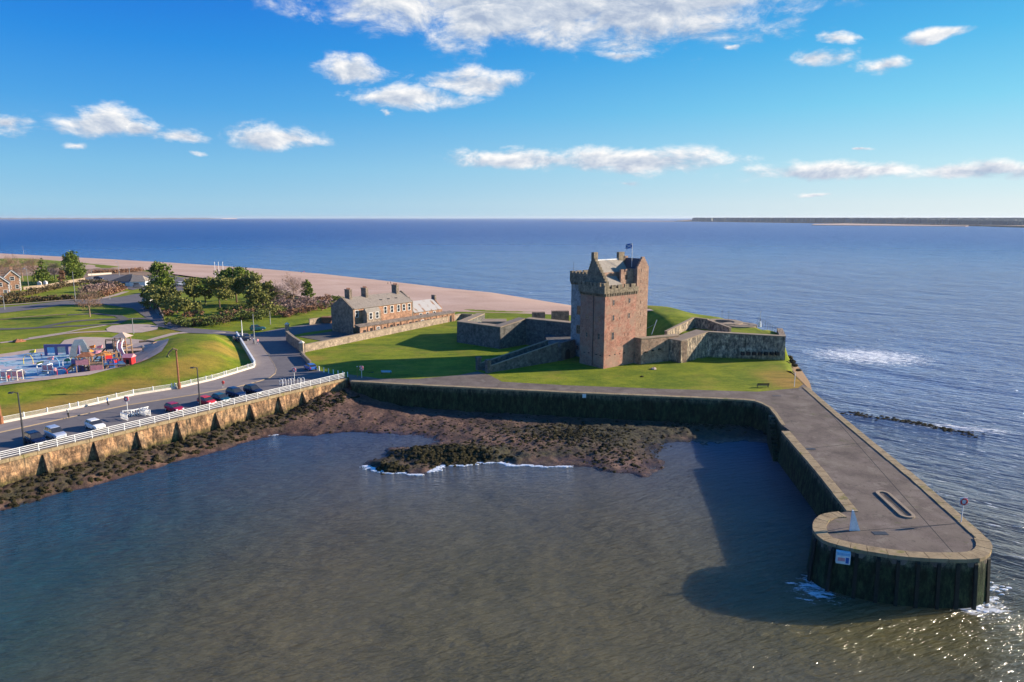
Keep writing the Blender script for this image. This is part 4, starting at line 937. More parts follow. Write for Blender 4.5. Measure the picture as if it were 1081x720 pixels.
m_=ge.mb(); m_.disc((ec2.x,ec2.y),4.4,9.3,10.12,24); m_.build('platform','slab',ge.e)
m_=ge.mb(); ringmesh(m_,ec2,2.4,2.6,10.12,10.17); m_.build('rail_track','iron',ge.e)
# railing at the east end
pts=[at(a,b,10.2) for a,b in [(800,339),(808,343),(816,347.5),(822,351),(828,355)]]
rs=resample(pts,12); t=Thing('railing',(rs[0].x,rs[0].y,10.2),'thin dark railing along the far right end of the rampart','railing')
m_=t.mb(); 
for z in (10.7,11.2): m_.tube([(p.x,p.y,z) for p in rs],.03,4)
m_.build('rail','iron',t.e)
for p in rs: m_=t.mb(); m_.tube([(p.x,p.y,9.2),(p.x,p.y,11.25)],.04,4); m_.build('post','iron',t.e)
p=at(802,343,10.3); t=Thing('beacon',(p.x,p.y,10),'small white beacon with a thin mast on the grass behind the long rampart wall','beacon')
m_=t.mb(); m_.disc((p.x,p.y),.45,9.8,11.2,10,.3); m_.build('base','white',t.e); m_=t.mb(); m_.tube([(p.x,p.y,11.2),(p.x,p.y,14)],.05); m_.build('mast','steel',t.e)
for i,(px,py) in enumerate([(762,337),(769,338)]):
    p=at(px,py,10.3); t=Thing('flag_mast',(p.x,p.y,10),['left of two thin dark masts beside the gun pit','right of two thin dark masts beside the gun pit'][i],'mast','masts by the gun pit')
    m_=t.mb(); m_.tube([(p.x,p.y,9.9),(p.x,p.y,13)],.04,5); m_.build('pole','iron',t.e); m_=t.mb(); m_.tube([(p.x-.4,p.y,12.5),(p.x+.4,p.y,12.5)],.03,5); m_.build('crossbar','iron',t.e)
# derrick in the inner yard
a=at(688,351,9); t=Thing('flag_derrick',(a.x,a.y,9),'leaning white spar in the yard between the tower and the grass mound','spar')
m_=t.mb(); m_.tube([(a.x,a.y,8.5),(a.x+1.3,a.y+.5,12.2)],.09,5); m_.build('spar','white',t.e); m_=t.mb(); m_.tube([(a.x-2.2,a.y+.3,9.5),(a.x+1.0,a.y+.4,11.2)],.04,5); m_.build('stay','steel',t.e)
p=at(672,331,9.8); t=Thing('concrete_lookout',(p.x+4,p.y,9.8),'low flat concrete lookout on the grass just right of the tower','lookout')
m_=t.mb(); m_.box(p.x+2,p.x+7,p.y-1.2,p.y+1.6,9.4,10.7); m_.build('wall','slab',t.e); m_=t.mb(); m_.box(p.x+1.8,p.x+9,p.y-1.5,p.y+1.9,10.7,10.95); m_.build('roof','palepath',t.e); m_=t.mb(); m_.box(p.x+2.4,p.x+6.5,p.y-1.22,p.y-1.2+.02,9.8,10.5); m_.build('opening','dark',t.e)
# west bastion --------------------------------------------------------------
wb=Thing('west_bastion',(-3,172,5),'dark shaded angular stone bastion left of the tower at the edge of the lawn','shadestone')
L0=Vector((-10,197,0)); L1=Vector((-14.7,180.8,0)); L2=Vector((-3,171.4,0)); L3=Vector((3.6,177.5,0)); L4=Vector((15.2,171.0,0))
rampart(wb,'side_wall',L0,L1,3,10.4,10.4,2.2,'shadestone'); rampart(wb,'front_wall',L1+Vector((.04,-.02,0)),L2,3,10.42,10.42,2.4,'shadestone')
rampart(wb,'return_wall',L2+Vector((.02,.03,0)),L3,3,10.4,11.7,2.6,'shadestone'); rampart(wb,'inner_wall',L3,L4,3,11.7,11.5,2.4,'shadestone')
m_=wb.mb(); m_.box(-8,-1.5,178,183,6,11.0); m_.build('magazine_roof','slab',wb.e)
for (x0,x1,y0,y1,z) in [(5.5,9,184,186,12.6),(10.8,15.5,184,186,12.9)]:
    m_=wb.mb(); m_.box(x0,x1,y0,y1,8,z); m_.build('traverse','block',wb.e)
fg=Thing('gate_forework',(11,164,5),'dark gate forework of stone between the ramp and the tower','gate')
m_=fg.mb(); m_.prism([(8.6,157.6),(11.4,156.3),(15.2,161.2),(15.0,170.8),(8.5,174)],3,8.2); m_.build('wall','shadestone',fg.e)
m_=fg.mb(); m_.prism([(11.4,156.3),(15.2,161.2),(14.8,161.5),(11.0,156.6)],8.2,9.2); m_.build('parapet','shadestone',fg.e)
d=(Vector((15.2,161.2,0))-Vector((11.4,156.3,0))).normalized(); nn=Vector((d.y,-d.x,0)); w=Vector((13.2,158.62,5)); F=lambda x,y,z:w+d*x+nn*y+Vector((0,0,z))
m_=fg.mb(F); m_.hull([(-1.0,-.2,-.5),(1.0,-.2,-.5),(1.0,.03,-.5),(-1.0,.03,-.5)],[(-1.0,-.2,1.6),(1.0,-.2,1.6),(1.0,.03,1.6),(-1.0,.03,1.6)]); m_.hull([(-1.0,-.2,1.6),(1.0,-.2,1.6),(1.0,.03,1.6),(-1.0,.03,1.6)],[(-.45,-.2,2.3),(.45,-.2,2.3),(.45,.03,2.3),(-.45,.03,2.3)]); m_.build('archway','dark',fg.e)
rp_=Thing('entrance_ramp',(-6,144,5),'stone entrance ramp with two parapets rising from the path to the castle gate','ramp')
a0=Vector((-4.7,144.2,0)); rd_=Vector((.79,.613,0)); rq=Vector((-.613,.79,0)); RF=lambda s,t_,z:a0+rd_*s+rq*t_+Vector((0,0,z))
m_=rp_.mb(RF); m_.hull([(0,.4,4.5),(19.4,.4,4.5),(19.4,3.6,4.5),(0,3.6,4.5)],[(0,.4,5.05),(19.4,.4,8.2),(19.4,3.6,8.2),(0,3.6,5.05)]); m_.build('roadway','darkpath',rp_.e)
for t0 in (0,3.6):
    m_=rp_.mb(RF); m_.hull([(0,t0,4.5),(19.6,t0,4.5),(19.6,t0+.42,4.5),(0,t0+.42,4.5)],[(0,t0,6.3),(19.6,t0,9.3),(19.6,t0+.42,9.3),(0,t0+.42,6.3)]); m_.build('parapet','shadestone',rp_.e)
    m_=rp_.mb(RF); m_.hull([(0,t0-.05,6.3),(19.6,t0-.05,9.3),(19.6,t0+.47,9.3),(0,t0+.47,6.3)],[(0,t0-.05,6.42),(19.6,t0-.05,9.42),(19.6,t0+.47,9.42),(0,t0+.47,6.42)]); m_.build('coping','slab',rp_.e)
    m_=rp_.mb(RF); m_.box(-.9,.05,t0-.25,t0+.65,4.5,7.6); m_.box(-1.0,.15,t0-.35,t0+.75,7.6,7.85); m_.build('gate_pier','shadestone',rp_.e)
# small things on the castle lawn
def rockthing(px,py,r,mat,label,cat='stone',name='boulder'):
    p=at(px,py,5); m_=MB(); rock(m_,(0,0,0),r,.8); o=m_.build(name,mat,loc=(p.x,p.y,5)); tag(o,label,cat)
rockthing(690,389.5,.7,'palepath','pale flat stone lying on the sunlit grass in front of the rampart')
rockthing(677.5,397.5,.4,'rockweed','small dark stone on the sunlit grass near the quay path')
for i,(px,py,r) in enumerate([(833,378,1.0),(836,382,.9),(831,383.5,.7),(839,386,.7),(843,391,.6)]):
    p=at(px,py,4.5); m_=MB(); rock(m_,(0,0,0),r,.9); o=m_.build('boulder','rockweed',loc=(p.x,p.y,4.6))
    tag(o,['large dark boulder against the far right corner of the rampart','dark boulder just below the largest one at the rampart corner','dark boulder on the grass edge nearest the rampart corner','dark rounded boulder half way down the shore edge','smallest and lowest boulder at the shore edge by the lawn'][i],'boulder')
def bench(px,py,rz,mat,label,L=1.8):
    p=at(px,py,5); e=empty('bench',(p.x,p.y,4.95),rz,label,'bench')
    m_=MB(); 
    for y in (-.2,-.02,.16): m_.box(-L/2,L/2,y,y+.14,.42,.47)
    m_.build('seat',mat,e)
    m_=MB()
    for z in (.58,.76): m_.hull([(-L/2,.3,z),(L/2,.3,z),(L/2,.34,z),(-L/2,.34,z)],[(-L/2,.34,z+.14),(L/2,.34,z+.14),(L/2,.38,z+.14),(-L/2,.38,z+.14)])
    m_.build('backrest',mat,e)
    for x in (-L/2+.15,L/2-.2):
        m_=MB(); m_.box(x,x+.07,-.18,-.1,0,.42); m_.box(x,x+.07,.26,.34,0,.9); m_.box(x,x+.07,-.1,.26,.34,.419); m_.build('leg','iron',e)
bench(805,408.5,math.pi,'darkwood','dark wooden bench on the grass beside the quay path near the point',2.4)
bench(408,394.5,math.pi,'lightblue','pale blue bench on the shaded lawn above the quay path',2.2)
p=at(838.5,408,5); t=Thing('marker_post',(p.x,p.y,5),'thin white marker post at the corner of the lawn by the pier','post'); m_=t.mb(); m_.tube([(p.x,p.y,4.8),(p.x,p.y,7.6)],.06,6); m_.build('post','white',t.e); m_=t.mb(); m_.disc((p.x,p.y),.11,7.6,7.75,8); m_.build('cap','white',t.e)
p=at(377.5,398,5); t=Thing('marker_post',(p.x,p.y,5),'pale green post just left of the lifebuoy on the shaded lawn','post'); m_=t.mb(); m_.tube([(p.x,p.y,4.8),(p.x,p.y,7.2)],.1,6); m_.build('post','olive',t.e); m_=t.mb(); m_.disc((p.x,p.y),.14,7.2,7.3,8); m_.build('cap','white',t.e)
w=hit(616.5,416.8,(9,127.5,5),(-.2,-.98,0)); m_=MB(); m_.box(w.x-.35,w.x+.35,w.y-.55,w.y-.4,w.z-.45,w.z+.25)
tag(m_.build('small_sign','white'),'small white sign on the dark harbour wall below the castle','sign')
# ------------------------------------------------------------------ barracks
def Zat(Y,py):
    b=(360-py)/FPX; return CAMH+Y*(-math.sin(PIT)+b*math.cos(PIT))/(math.cos(PIT)+b*math.sin(PIT))
BO=Vector((-45.5,192.9,0)); BP=Vector((.627,.779,0)); BQ=Vector((-.779,.627,0))
BF=lambda s,t_,z:BO+BP*s+BQ*t_+Vector((0,0,z))
bk=Thing('barracks',(BO.x,BO.y,5),'long two-storey sandstone barracks with slate roof and three tall chimneys','building')
EZ=12.4; RZ=15.0; BL=23.4; BWd=9.9
def gabled(th_,F,s0,s1,t0,t1,z0,ez,rz,wmat,gmat,rmat,over=.35,skew=True):
    tm=(t0+t1)/2
    m_=th_.mb(F); m_.box(s0+.02,s1-.02,t0,t1,z0,ez); o=m_.build('wall',wmat,th_.e)
    for s in (s0,s1-.5):
        m_=th_.mb(F); m_.hull([(s,t0-.02,z0),(s+.5,t0-.02,z0),(s+.5,t1+.02,z0),(s,t1+.02,z0)],[(s,t0-.02,ez+.05),(s+.5,t0-.02,ez+.05),(s+.5,t1+.02,ez+.05),(s,t1+.02,ez+.05)])
        m_.hull([(s,t0-.02,ez+.05),(s+.5,t0-.02,ez+.05),(s+.5,t1+.02,ez+.05),(s,t1+.02,ez+.05)],[(s,tm-.15,rz+.35),(s+.5,tm-.15,rz+.35),(s+.5,tm+.15,rz+.35),(s,tm+.15,rz+.35)]); m_.build('gable_wall',gmat,th_.e)
    k=(rz-ez)/(tm-t0)
    for sg in (-1,1):
        te=t0-over if sg<0 else t1+over; m_=th_.mb(F)
        a=[(s0+.5,te,ez-k*over+.12),(s1-.5,te,ez-k*over+.12),(s1-.5,tm,rz+.12),(s0+.5,tm,rz+.12)]
        m_.hull([(x,y,z-.14) for x,y,z in a],a); rf=m_.build('roof',rmat,th_.e)
    return o
gabled(bk,BF,0,BL,0,BWd,4.5,EZ,RZ,'sandstone','gable','slate')
for s in (2.2,8.2,20.2):
    m_=bk.mb(BF); m_.box(s,s+.95,BWd/2-1.1,BWd/2+1.1,RZ-1,RZ+2.2,); m_.box(s-.08,s+1.03,BWd/2-1.2,BWd/2+1.2,RZ+2.2,RZ+2.4); ch=m_.build('chimney','gable',bk.e)
    for k in (-.7,-.1,.5): m_=MB(bk.F(BF)); m_.tube([BFp for BFp in [(s+.47,BWd/2+k,RZ+2.4),(s+.47,BWd/2+k,RZ+2.85)]],.15,6); m_.build('chimney_pot','rust',ch)
def bwin(th_,F,s,z,w_,h_,t0=0.0,nm='window',frame='white'):
    m_=th_.mb(F)
    for bx in ((s-w_/2-.14,s-w_/2,t0-.05,t0+.1,z-h_/2-.12,z+h_/2+.12),(s+w_/2,s+w_/2+.14,t0-.05,t0+.1,z-h_/2-.12,z+h_/2+.12),(s-w_/2,s+w_/2,t0-.05,t0+.1,z+h_/2,z+h_/2+.12),(s-w_/2,s+w_/2,t0-.09,t0+.1,z-h_/2-.12,z-h_/2)): m_.box(*bx)
    fr=m_.build(nm,frame,th_.e); m_=MB(th_.F(F)); m_.box(s-w_/2,s+w_/2,t0-.012,t0+.1,z-h_/2,z+h_/2); m_.build('pane' if nm=='window' else 'leaf','glass' if nm=='window' else 'dark',fr)
    if nm=='window': m_=MB(th_.F(F)); m_.box(s-w_/2,s+w_/2,t0-.035,t0-.013,z-.04,z+.04); m_.build('sash_bar','white',fr)
for s in (1.5,12.2,14.8,17.4,19.6,21.8): bwin(bk,BF,s,10.8,.95,1.9)
# stair bay with a small gable, paler stone
m_=bk.mb(BF); m_.box(3.4,8.6,-2.2,-.01,4.5,11.0); m_.build('bay_wall','ruin',bk.e)
m_=bk.mb(BF); m_.hull([(3.4,-2.2,11.0),(8.6,-2.2,11.0),(8.6,-.01,11.0),(3.4,-.01,11.0)],[(3.4,-1.15,12.2),(8.6,-1.15,12.2),(8.6,-1.05,12.2),(3.4,-1.05,12.2)]); m_.build('bay_roof','leadroof',bk.e)
bwin(bk,BF,4.8,10.0,1.0,1.7,-2.2); bwin(bk,BF,7.2,10.0,1.0,1.7,-2.2)
for s in (12,15,18): 
    m_=bk.mb(BF); m_.box(s,s+.8,2.0,2.6,EZ+.9,EZ+1.42); m_.build('skylight','glass',bk.e)
m_=bk.mb(BF); m_.tube([(.1,-.1,5),(.1,-.1,12.3)],.07,5); m_.build('downpipe','iron',bk.e)
# row of stores in front
st=Thing('store_row',(BO.x,BO.y-3,5),'low row of sandstone stores with dark doorways in front of the barracks','outbuilding')
S1=37.2; OFF=-4.6
m_=st.mb(BF); m_.box(-1.2,S1,OFF,OFF+.5,4.5,7.6); m_.build('wall','sandstone',st.e)
m_=st.mb(BF); m_.hull([(-1.3,OFF-.25,7.6),(S1+.1,OFF-.25,7.6),(S1+.1,OFF+2.3,7.75),(-1.3,OFF+2.3,7.75)],[(-1.3,OFF-.25,7.78),(S1+.1,OFF-.25,7.78),(S1+.1,OFF+2.3,8.2),(-1.3,OFF+2.3,8.2)]); m_.build('roof','gable',st.e)
for k in range(15):
    s=.4+k*2.5
    if k in (2,9): bwin(st,BF,s,6.4,1.0,1.0,OFF)
    else:
        m_=st.mb(BF); m_.box(s-.5,s+.5,OFF-.02,OFF+.2,4.6,6.95 if k%3 else 6.7); m_.build('doorway','dark',st.e)
    m_=st.mb(BF); m_.box(s+1.1,s+1.4,OFF-.16,OFF-.003,4.5,7.45); m_.build('pilaster','sandstone',st.e)
b2=Thing('cookhouse',(*(BF(24,0,5)[:2]),5),'single-storey sandstone building with pale tin roof at the beach end of the barracks','building')
gabled(b2,BF,BL+.1,36.6,.4,7.6,4.5,8.9,11.6,'sandstone','sandstone','tin')
for s in (27,30,33): bwin(b2,BF,s,7.6,.9,1.0,.4)
m_=b2.mb(BF); m_.box(36.1,36.75,3.2,4.8,11.2,12.9); m_.build('chimney','gable',b2.e)
m_=b2.mb(BF); m_.box(BL+1.2,BL+1.9,3.4,4.6,11.2,13.3); m_.build('chimney','gable',b2.e)
def wall_thing(pts,z0,z1,th_,mat,label,cp='slab',name='stone_wall',zs=None):
    t=Thing(name,(pts[0][0],pts[0][1],5),label,'wall')
    for i in range(len(pts)-1):
        za=zs[i] if zs else z1; zb=zs[i+1] if zs else z1
        o=rampart(t,'wall',Vector((*pts[i][:2],0)),Vector((*pts[i+1][:2],0)),z0,za,zb,th_,mat,batter=.02,topmat=cp,lip=.05)
wall_thing([(-51.9,166.4),(-34.4,194.4),(-16.7,222.5),(-13,221)],4,6.6,.8,'ruin','long pale rubble boundary wall between the lawn and the barracks yard')
wall_thing([(-51.6,165.4),(-56.5,173.5),(-61.5,183)][::-1],4,7.4,.6,'gable','dark shaded yard wall facing the road left of the boundary wall')
for i,(px,py) in enumerate([(303.5,353),(319,374.5)]):
    p=at(px,py,5); t=Thing('gate_pillar',(p.x,p.y,5),['stone gate pillar at the top of the dark yard wall','stone gate pillar where the yard wall meets the boundary wall'][i],'pillar')
    m_=t.mb(); m_.box(p.x-.45,p.x+.45,p.y-.45,p.y+.45,4.6,7.9); m_.build('shaft','ruin',t.e); m_=t.mb(); m_.box(p.x-.55,p.x+.55,p.y-.55,p.y+.55,7.9,8.1); m_.hull([(p.x-.5,p.y-.5,8.1),(p.x+.5,p.y-.5,8.1),(p.x+.5,p.y+.5,8.1),(p.x-.5,p.y+.5,8.1)],[(p.x-.05,p.y-.05,8.5),(p.x+.05,p.y-.05,8.5),(p.x+.05,p.y+.05,8.5),(p.x-.05,p.y+.05,8.5)]); m_.build('cap','cream',t.e)
wall_thing(A2([(318,376),(322,381),(327,386)]),4.6,5.9,.35,'ruin','short low wall stepping down from the boundary wall to the road')
wall_thing(A2([(327,343),(340,341),(353,339)]),4.6,6.6,.4,'ruin','pale low wall beside the road behind the barracks')
m_=MB(BF); m_.box(-12,-.2,-1.5,9,4.96,5.02); struct(m_.build('yard','darkpath'))
# skip by the barracks
p=at(346,341,5); t=Thing('skip',(p.x,p.y,5),'dark red skip standing beside the barracks gable','skip'); m_=t.mb(); m_.hull([(p.x-1.2,p.y-1,5.1),(p.x+1.2,p.y-1,5.1),(p.x+1.2,p.y+1,5.1),(p.x-1.2,p.y+1,5.1)],[(p.x-1.7,p.y-1.1,6.9),(p.x+1.7,p.y-1.1,6.9),(p.x+1.7,p.y+1.1,6.9),(p.x-1.7,p.y+1.1,6.9)]); m_.build('body','rust',t.e); m_=t.mb(); m_.box(p.x-1.78,p.x+1.78,p.y-1.18,p.y+1.18,6.9,7.0); m_.build('rim','rust',t.e)
# ------------------------------------------------------------------ paths and surfaces of the park
def S(px,py): return tuple(at(px,py,5)[:2])
struct(blob('beach_road',A2([(-140,333),(-60,330),(0,325),(60,319),(100,316),(128,313),(150,309),(150,303),(175,300),(230,298),(232,303),(200,306),(165,314),(158,322),(172,338),(200,346),(262,352),(262,357),(200,352),(168,345),(140,325),(105,321),(60,324),(0,331),(-140,341)]),'asphalt',.10,3))
struct(blob('car_park',A2([(70,297),(95,292),(118,290),(220,292),(262,300),(225,301),(150,304),(140,306),(110,299)]),'asphalt',.14,3))
for nm,pts,w_ in [('pavement',[(-60,328),(0,322.5),(40,319.5),(80,317),(106,316)],2.4),('pavement',[(107,315),(121,311.5),(133,307.5)],3.0)]:
    struct(strip(nm,[S(*p) for p in pts],w_,'palepath',.16))
for pts,w_,mt in [([(-40,346),(0,347),(40,346),(75,340),(110,337),(150,336),(166,338)],3.2,'darkpath'),([(166,325),(168,335),(172,343),(150,348),(120,350),(70,353),(0,362)],2.0,'palepath'),
                  ([(30,357),(70,352),(112,344)],1.4,'palepath'),([(72,333),(100,331),(125,333),(132,337),(122,342),(90,345),(45,346)],2.6,'darkpath'),
                  ([(250,352),(215,350),(185,352),(160,359),(145,365)],3.0,'palepath'),([(0,337),(30,334),(70,332)],1.6,'dirt')]:
    struct(strip('path',[S(*p) for p in pts],w_,mt,.09))
struct(blob('sand_patch',A2([(112,348),(118,344.5),(135,342.5),(155,342.5),(167,344.5),(166,348),(150,351),(128,352),(114,351)]),'palepath',.12,2))
struct(blob('play_area',A2([(-60,374),(0,373.5),(30,369),(60,367),(68,360),(85,357),(130,357),(150,359),(160,362),(176,366),(180,372),(178,378),(172,384),(158,388),(140,392),(120,399),(95,405),(50,410),(0,414.5),(-60,420)]),'palepath',.14,2))
struct(blob('play_surface',A2([(-60,380),(0,377),(30,372.5),(55,371.5),(78,373),(90,377),(86,384),(92,392),(82,398),(55,401.5),(20,405),(0,406.5),(-60,412)]),'splash',.20,2))
struct(blob('play_surface',A2([(96,378),(104,374),(112,376),(110,383),(100,384)]),'splash',.21,2))
# ------------------------------------------------------------------ vehicles
def make_car(paint_,kind,label,group='cars parked along the sea wall'):
    e=empty('parked_car',(0,0,0),0,label,'car',group)
    # profile (x forward, z): body side outline and roof
    suv=kind!='hatch'; H_=1.72 if suv else 1.45; Lh=2.2 if suv else 2.0
    secs=[(-Lh,.45,.80,.62),(-Lh+.08,.35,.98,.80),(-1.5,.28,1.0,.88),(-.6,.26,1.0,.9),(.6,.26,.98,.9),(1.0,.27,.95,.88),(Lh-.35,.33,.86,.82),(Lh-.05,.42,.70,.70),(Lh,.48,.60,.6)]
    m_=MB(); rings=[]
    for (x,z0,z1,w_) in secs:
        zz=z1+ (.12 if suv else 0)
        rings.append([m_.P(p) for p in [(x,-w_*.9,z0),(x,-w_,z0+.15),(x,-w_,zz-.14),(x,-w_*.88,zz),(x,w_*.88,zz),(x,w_,zz-.14),(x,w_,z0+.15),(x,w_*.9,z0)]])
    for i in range(len(rings)-1):
        for k in range(8): m_.f.append([rings[i][k],rings[i][(k+1)%8],rings[i+1][(k+1)%8],rings[i+1][k]]); m_.mi.append(0)
    m_.f.append(rings[0]); m_.f.append(rings[-1][::-1]); m_.mi+=[0,0]
    m_.build('body',paint_,e,smooth=False)
    zb=.96+(.12 if suv else 0); m_=MB(); xb=-Lh+.12; m_.hull([(xb,-.8,zb),(1.02,-.8,zb),(1.02,.8,zb),(xb,.8,zb)],[(xb+.42,-.64,H_-.07),(.18,-.64,H_-.07),(.18,.64,H_-.07),(xb+.42,.64,H_-.07)]); wd=m_.build('windows','glass',e)
    m_=MB(); m_.hull([(xb+.40,-.66,H_-.075),(.22,-.66,H_-.075),(.22,.66,H_-.075),(xb+.40,.66,H_-.075)],[(xb+.5,-.58,H_),(.08,-.58,H_),(.08,.58,H_),(xb+.5,.58,H_)])
    m_.build('roof',paint_,e)
    m_=MB()
    for y in (-1,1):
        for (xa,xc) in ((-.35,-.3),(xb+.02,xb+.44)): m_.hull([(xa-.04,y*.815,zb),(xa+.06,y*.815,zb),(xa+.06,y*.79,zb),(xa-.04,y*.79,zb)],[(xc-.04,y*.66,H_-.06),(xc+.06,y*.66,H_-.06),(xc+.06,y*.63,H_-.06),(xc-.04,y*.63,H_-.06)])
    m_.build('pillar',paint_,e)
    for x in (-1.32,1.28):
        for y in (-.78,.78):
            m_=MB(); m_.tube([(x,y-.11,.33),(x,y+.11,.33)],.33,14); wh=m_.build('wheel','black',e)
            sg=1 if y>0 else -1; m_=MB(); m_.tube([(x,y+sg*.10,.33),(x,y+sg*.125,.33)],.2,10); m_.build('rim','silver',wh)
    for y in (-.55,.55):
        m_=MB(); m_.hull([(Lh-.10,y-.16,.62),(Lh-.10,y+.16,.62),(Lh+.01,y+.14,.60),(Lh+.01,y-.14,.60)],[(Lh-.26,y-.15,.78),(Lh-.26,y+.15,.78),(Lh-.05,y+.13,.74),(Lh-.05,y-.13,.74)]); m_.build('headlight','headlight',e)
        m_=MB(); m_.box(-Lh-.015,-Lh+.12,y-.12+.1*np.sign(y),y+.12+.1*np.sign(y),.68,.92); m_.build('tail_light','redlight',e)
    m_=MB(); m_.box(Lh-.02,Lh+.02,-.24,.24,.44,.55); m_.build('number_plate','white',e)
    return e
ang=math.atan2(WN.y,WN.x)
def put_car(px,py,paint_,kind,label,rz=None,group='cars parked along the sea wall',z=5.0):
    e=make_car(paint_,kind,label,group); p=at(px,py,z+.7); e.location=(p.x,p.y,z); e.rotation_euler=(0,0,ang if rz is None else rz)
put_car(37,463.5,'navy','suv','dark car parked beside the leftmost dark lamp post')
put_car(58.5,457.5,'silver','suv','silver car with dark windscreen, second from the left on the promenade')
put_car(100.5,448,'white','hatch','white hatchback standing alone left of the white barriers')
put_car(184,430,'magenta','hatch','crimson saloon parked alone just right of the white barriers')
put_car(218.5,423,'red','hatch','bright red car beside the tall dark lamp post')
put_car(233.5,420,'teal','hatch','dark teal car between the bright red car and another blue car')
put_car(249,415,'dkblue','suv','dark blue car in the middle of the three blue cars along the wall')
put_car(267.5,412,'navy','suv','dark navy car at the right-hand end of the parked row',)
put_car(327.5,387,'bluep','hatch','blue car driving past the corner of the castle lawn',rz=2.2,group='cars on the roads')
put_car(272,346.5,'teal','suv','dark green car beside the grass strip behind the footpath',rz=.5,group='cars on the roads')
put_car(256,357.5,'navy','hatch','dark car on the road at the top of the footpath by the group of walkers',rz=.5,group='cars on the roads')
for i,(px,py,pt,rz,lab) in enumerate([(192,299.5,'white',.4,'white car in the beach car park to the right of the tallest pine'),(199,300,'silver',.5,'silver car next to the white one in the beach car park'),(156,317,'white',1.2,'white car at the foot of the big pine by the beach road'),(146,302,'grey',.3,'grey car beside the white cafe'),(104,293.5,'dkblue',.2,'dark blue car at the far left of the beach car park'),(213,297,'white',.6,'white car at the right end of the beach car park')]):
    put_car(px,py,pt,'suv',lab,rz=rz,group='cars by the beach',z=5.1)
# ------------------------------------------------------------------ lamp posts and poles
def lamp(px,py,h,mat,label,z=5.05,arm=0,name='street_lamp',base=None,group=None):
    p=at(px,py,z); t=Thing(name,(p.x,p.y,z),label,'street lamp' if 'lamp' in name else 'pole',group)
    m_=t.mb(); m_.tube([(p.x,p.y,z-.3),(p.x,p.y,z+h*.5),(p.x,p.y,z+h)],[.16,.12,.08],7); m_.build('pole',mat,t.e)
    if base: m_=t.mb(); m_.tube([(p.x,p.y,z-.1),(p.x,p.y,z+1.3)],[.3,.26],8); m_.build('base',base,t.e)
    if arm:
        m_=t.mb(); m_.tube([(p.x,p.y,z+h-.15),(p.x+arm*.7,p.y-.1,z+h+.1),(p.x+arm*1.3,p.y-.15,z+h)],.055,5); m_.build('arm',mat,t.e)
        m_=t.mb(); m_.hull([(p.x+arm*1.2-.3,p.y-.3,z+h-.12),(p.x+arm*1.2+.35,p.y-.3,z+h-.12),(p.x+arm*1.2+.35,p.y+.05,z+h-.12),(p.x+arm*1.2-.3,p.y+.05,z+h-.12)],[(p.x+arm*1.2-.2,p.y-.22,z+h+.08),(p.x+arm*1.2+.25,p.y-.22,z+h+.08),(p.x+arm*1.2+.25,p.y,z+h+.08),(p.x+arm*1.2-.2,p.y,z+h+.08)]); m_.build('lamp_head','lamp' if mat!='iron' else 'iron',t.e)
lamp(26,470,8.0,'iron','dark street lamp behind the sea wall railing at the far left',arm=-.8)
lamp(211.5,430,7.2,'iron','dark street lamp rising beside the bright red parked car',arm=-.7)
def playpole(px,py,h,label):
    p=at(px,py,5); t=Thing('lamp_post',(p.x,p.y,5),label,'street lamp','brown timber lamp posts on the promenade')
    m_=t.mb(); m_.tube([(p.x,p.y,4.8),(p.x,p.y,5+h)],[.2,.15],8); m_.build('pole','rust',t.e)
    m_=t.mb(); m_.tube([(p.x,p.y,4.9),(p.x,p.y,6.3)],.34,8); m_.build('base','rust',t.e)
    m_=t.mb(); m_.tube([(p.x+.3,p.y,5+h-.1),(p.x-.5,p.y,5+h+.2),(p.x-1.2,p.y-.1,5+h-.4),(p.x-1.7,p.y-.1,5+h-1.2)],[.1,.14,.14,.1],6); m_.build('arm','yellow' if False else 'wood',t.e)
    m_=t.mb(); m_.hull([(p.x-2.0,p.y-.3,5+h-1.5),(p.x-1.4,p.y-.3,5+h-1.5),(p.x-1.4,p.y+.2,5+h-1.5),(p.x-2.0,p.y+.2,5+h-1.5)],[(p.x-1.8,p.y-.15,5+h-1.1),(p.x-1.6,p.y-.15,5+h-1.1),(p.x-1.6,p.y+.1,5+h-1.1),(p.x-1.8,p.y+.1,5+h-1.1)]); m_.build('lamp_head','olive',t.e)
playpole(189.5,411,7.9,'brown timber lamp post by the fence below the grassy mound')
playpole(1.5,448,7.9,'brown timber lamp post at the far left edge beside the fence')
for i,(px,py,h,am,lab) in enumerate([(30.5,305,9.5,-.9,'tall pale street lamp right of the stone house'),(70,298,9.0,-.9,'tall pale street lamp in front of the biggest round pine'),(80,318.5,12,0,'tall wooden pole between the hedges'),(97.5,297,6.5,0,'short pale post at the edge of the beach car park'),
      (126,291,8,-.8,'pale street lamp behind the white cafe'),(138,301,9,0,'pale pole beside the white cafe'),(5,327,5,-.7,'short pale street lamp at the far left by the beach road'),(116,316,1.6,0,'short pale post at the bend of the beach road'),(269,363,8.0,0,'slim white pole beside the walkers on the footpath'),(141,352,4.5,0,'thin pole at the pale sandy patch'),(285.5,342,4,0,'thin white post on the grass strip behind the parked van'),(25,268,7,-.8,'distant pale street lamp above the bare trees')]):
    lamp(px,py,h,'steel',lab,arm=am,name='street_lamp' if am else 'pole',group='slim poles around the park')
lamp(256,356,4.8,'white','white post with sign head at the top of the ramp wall',name='pole')
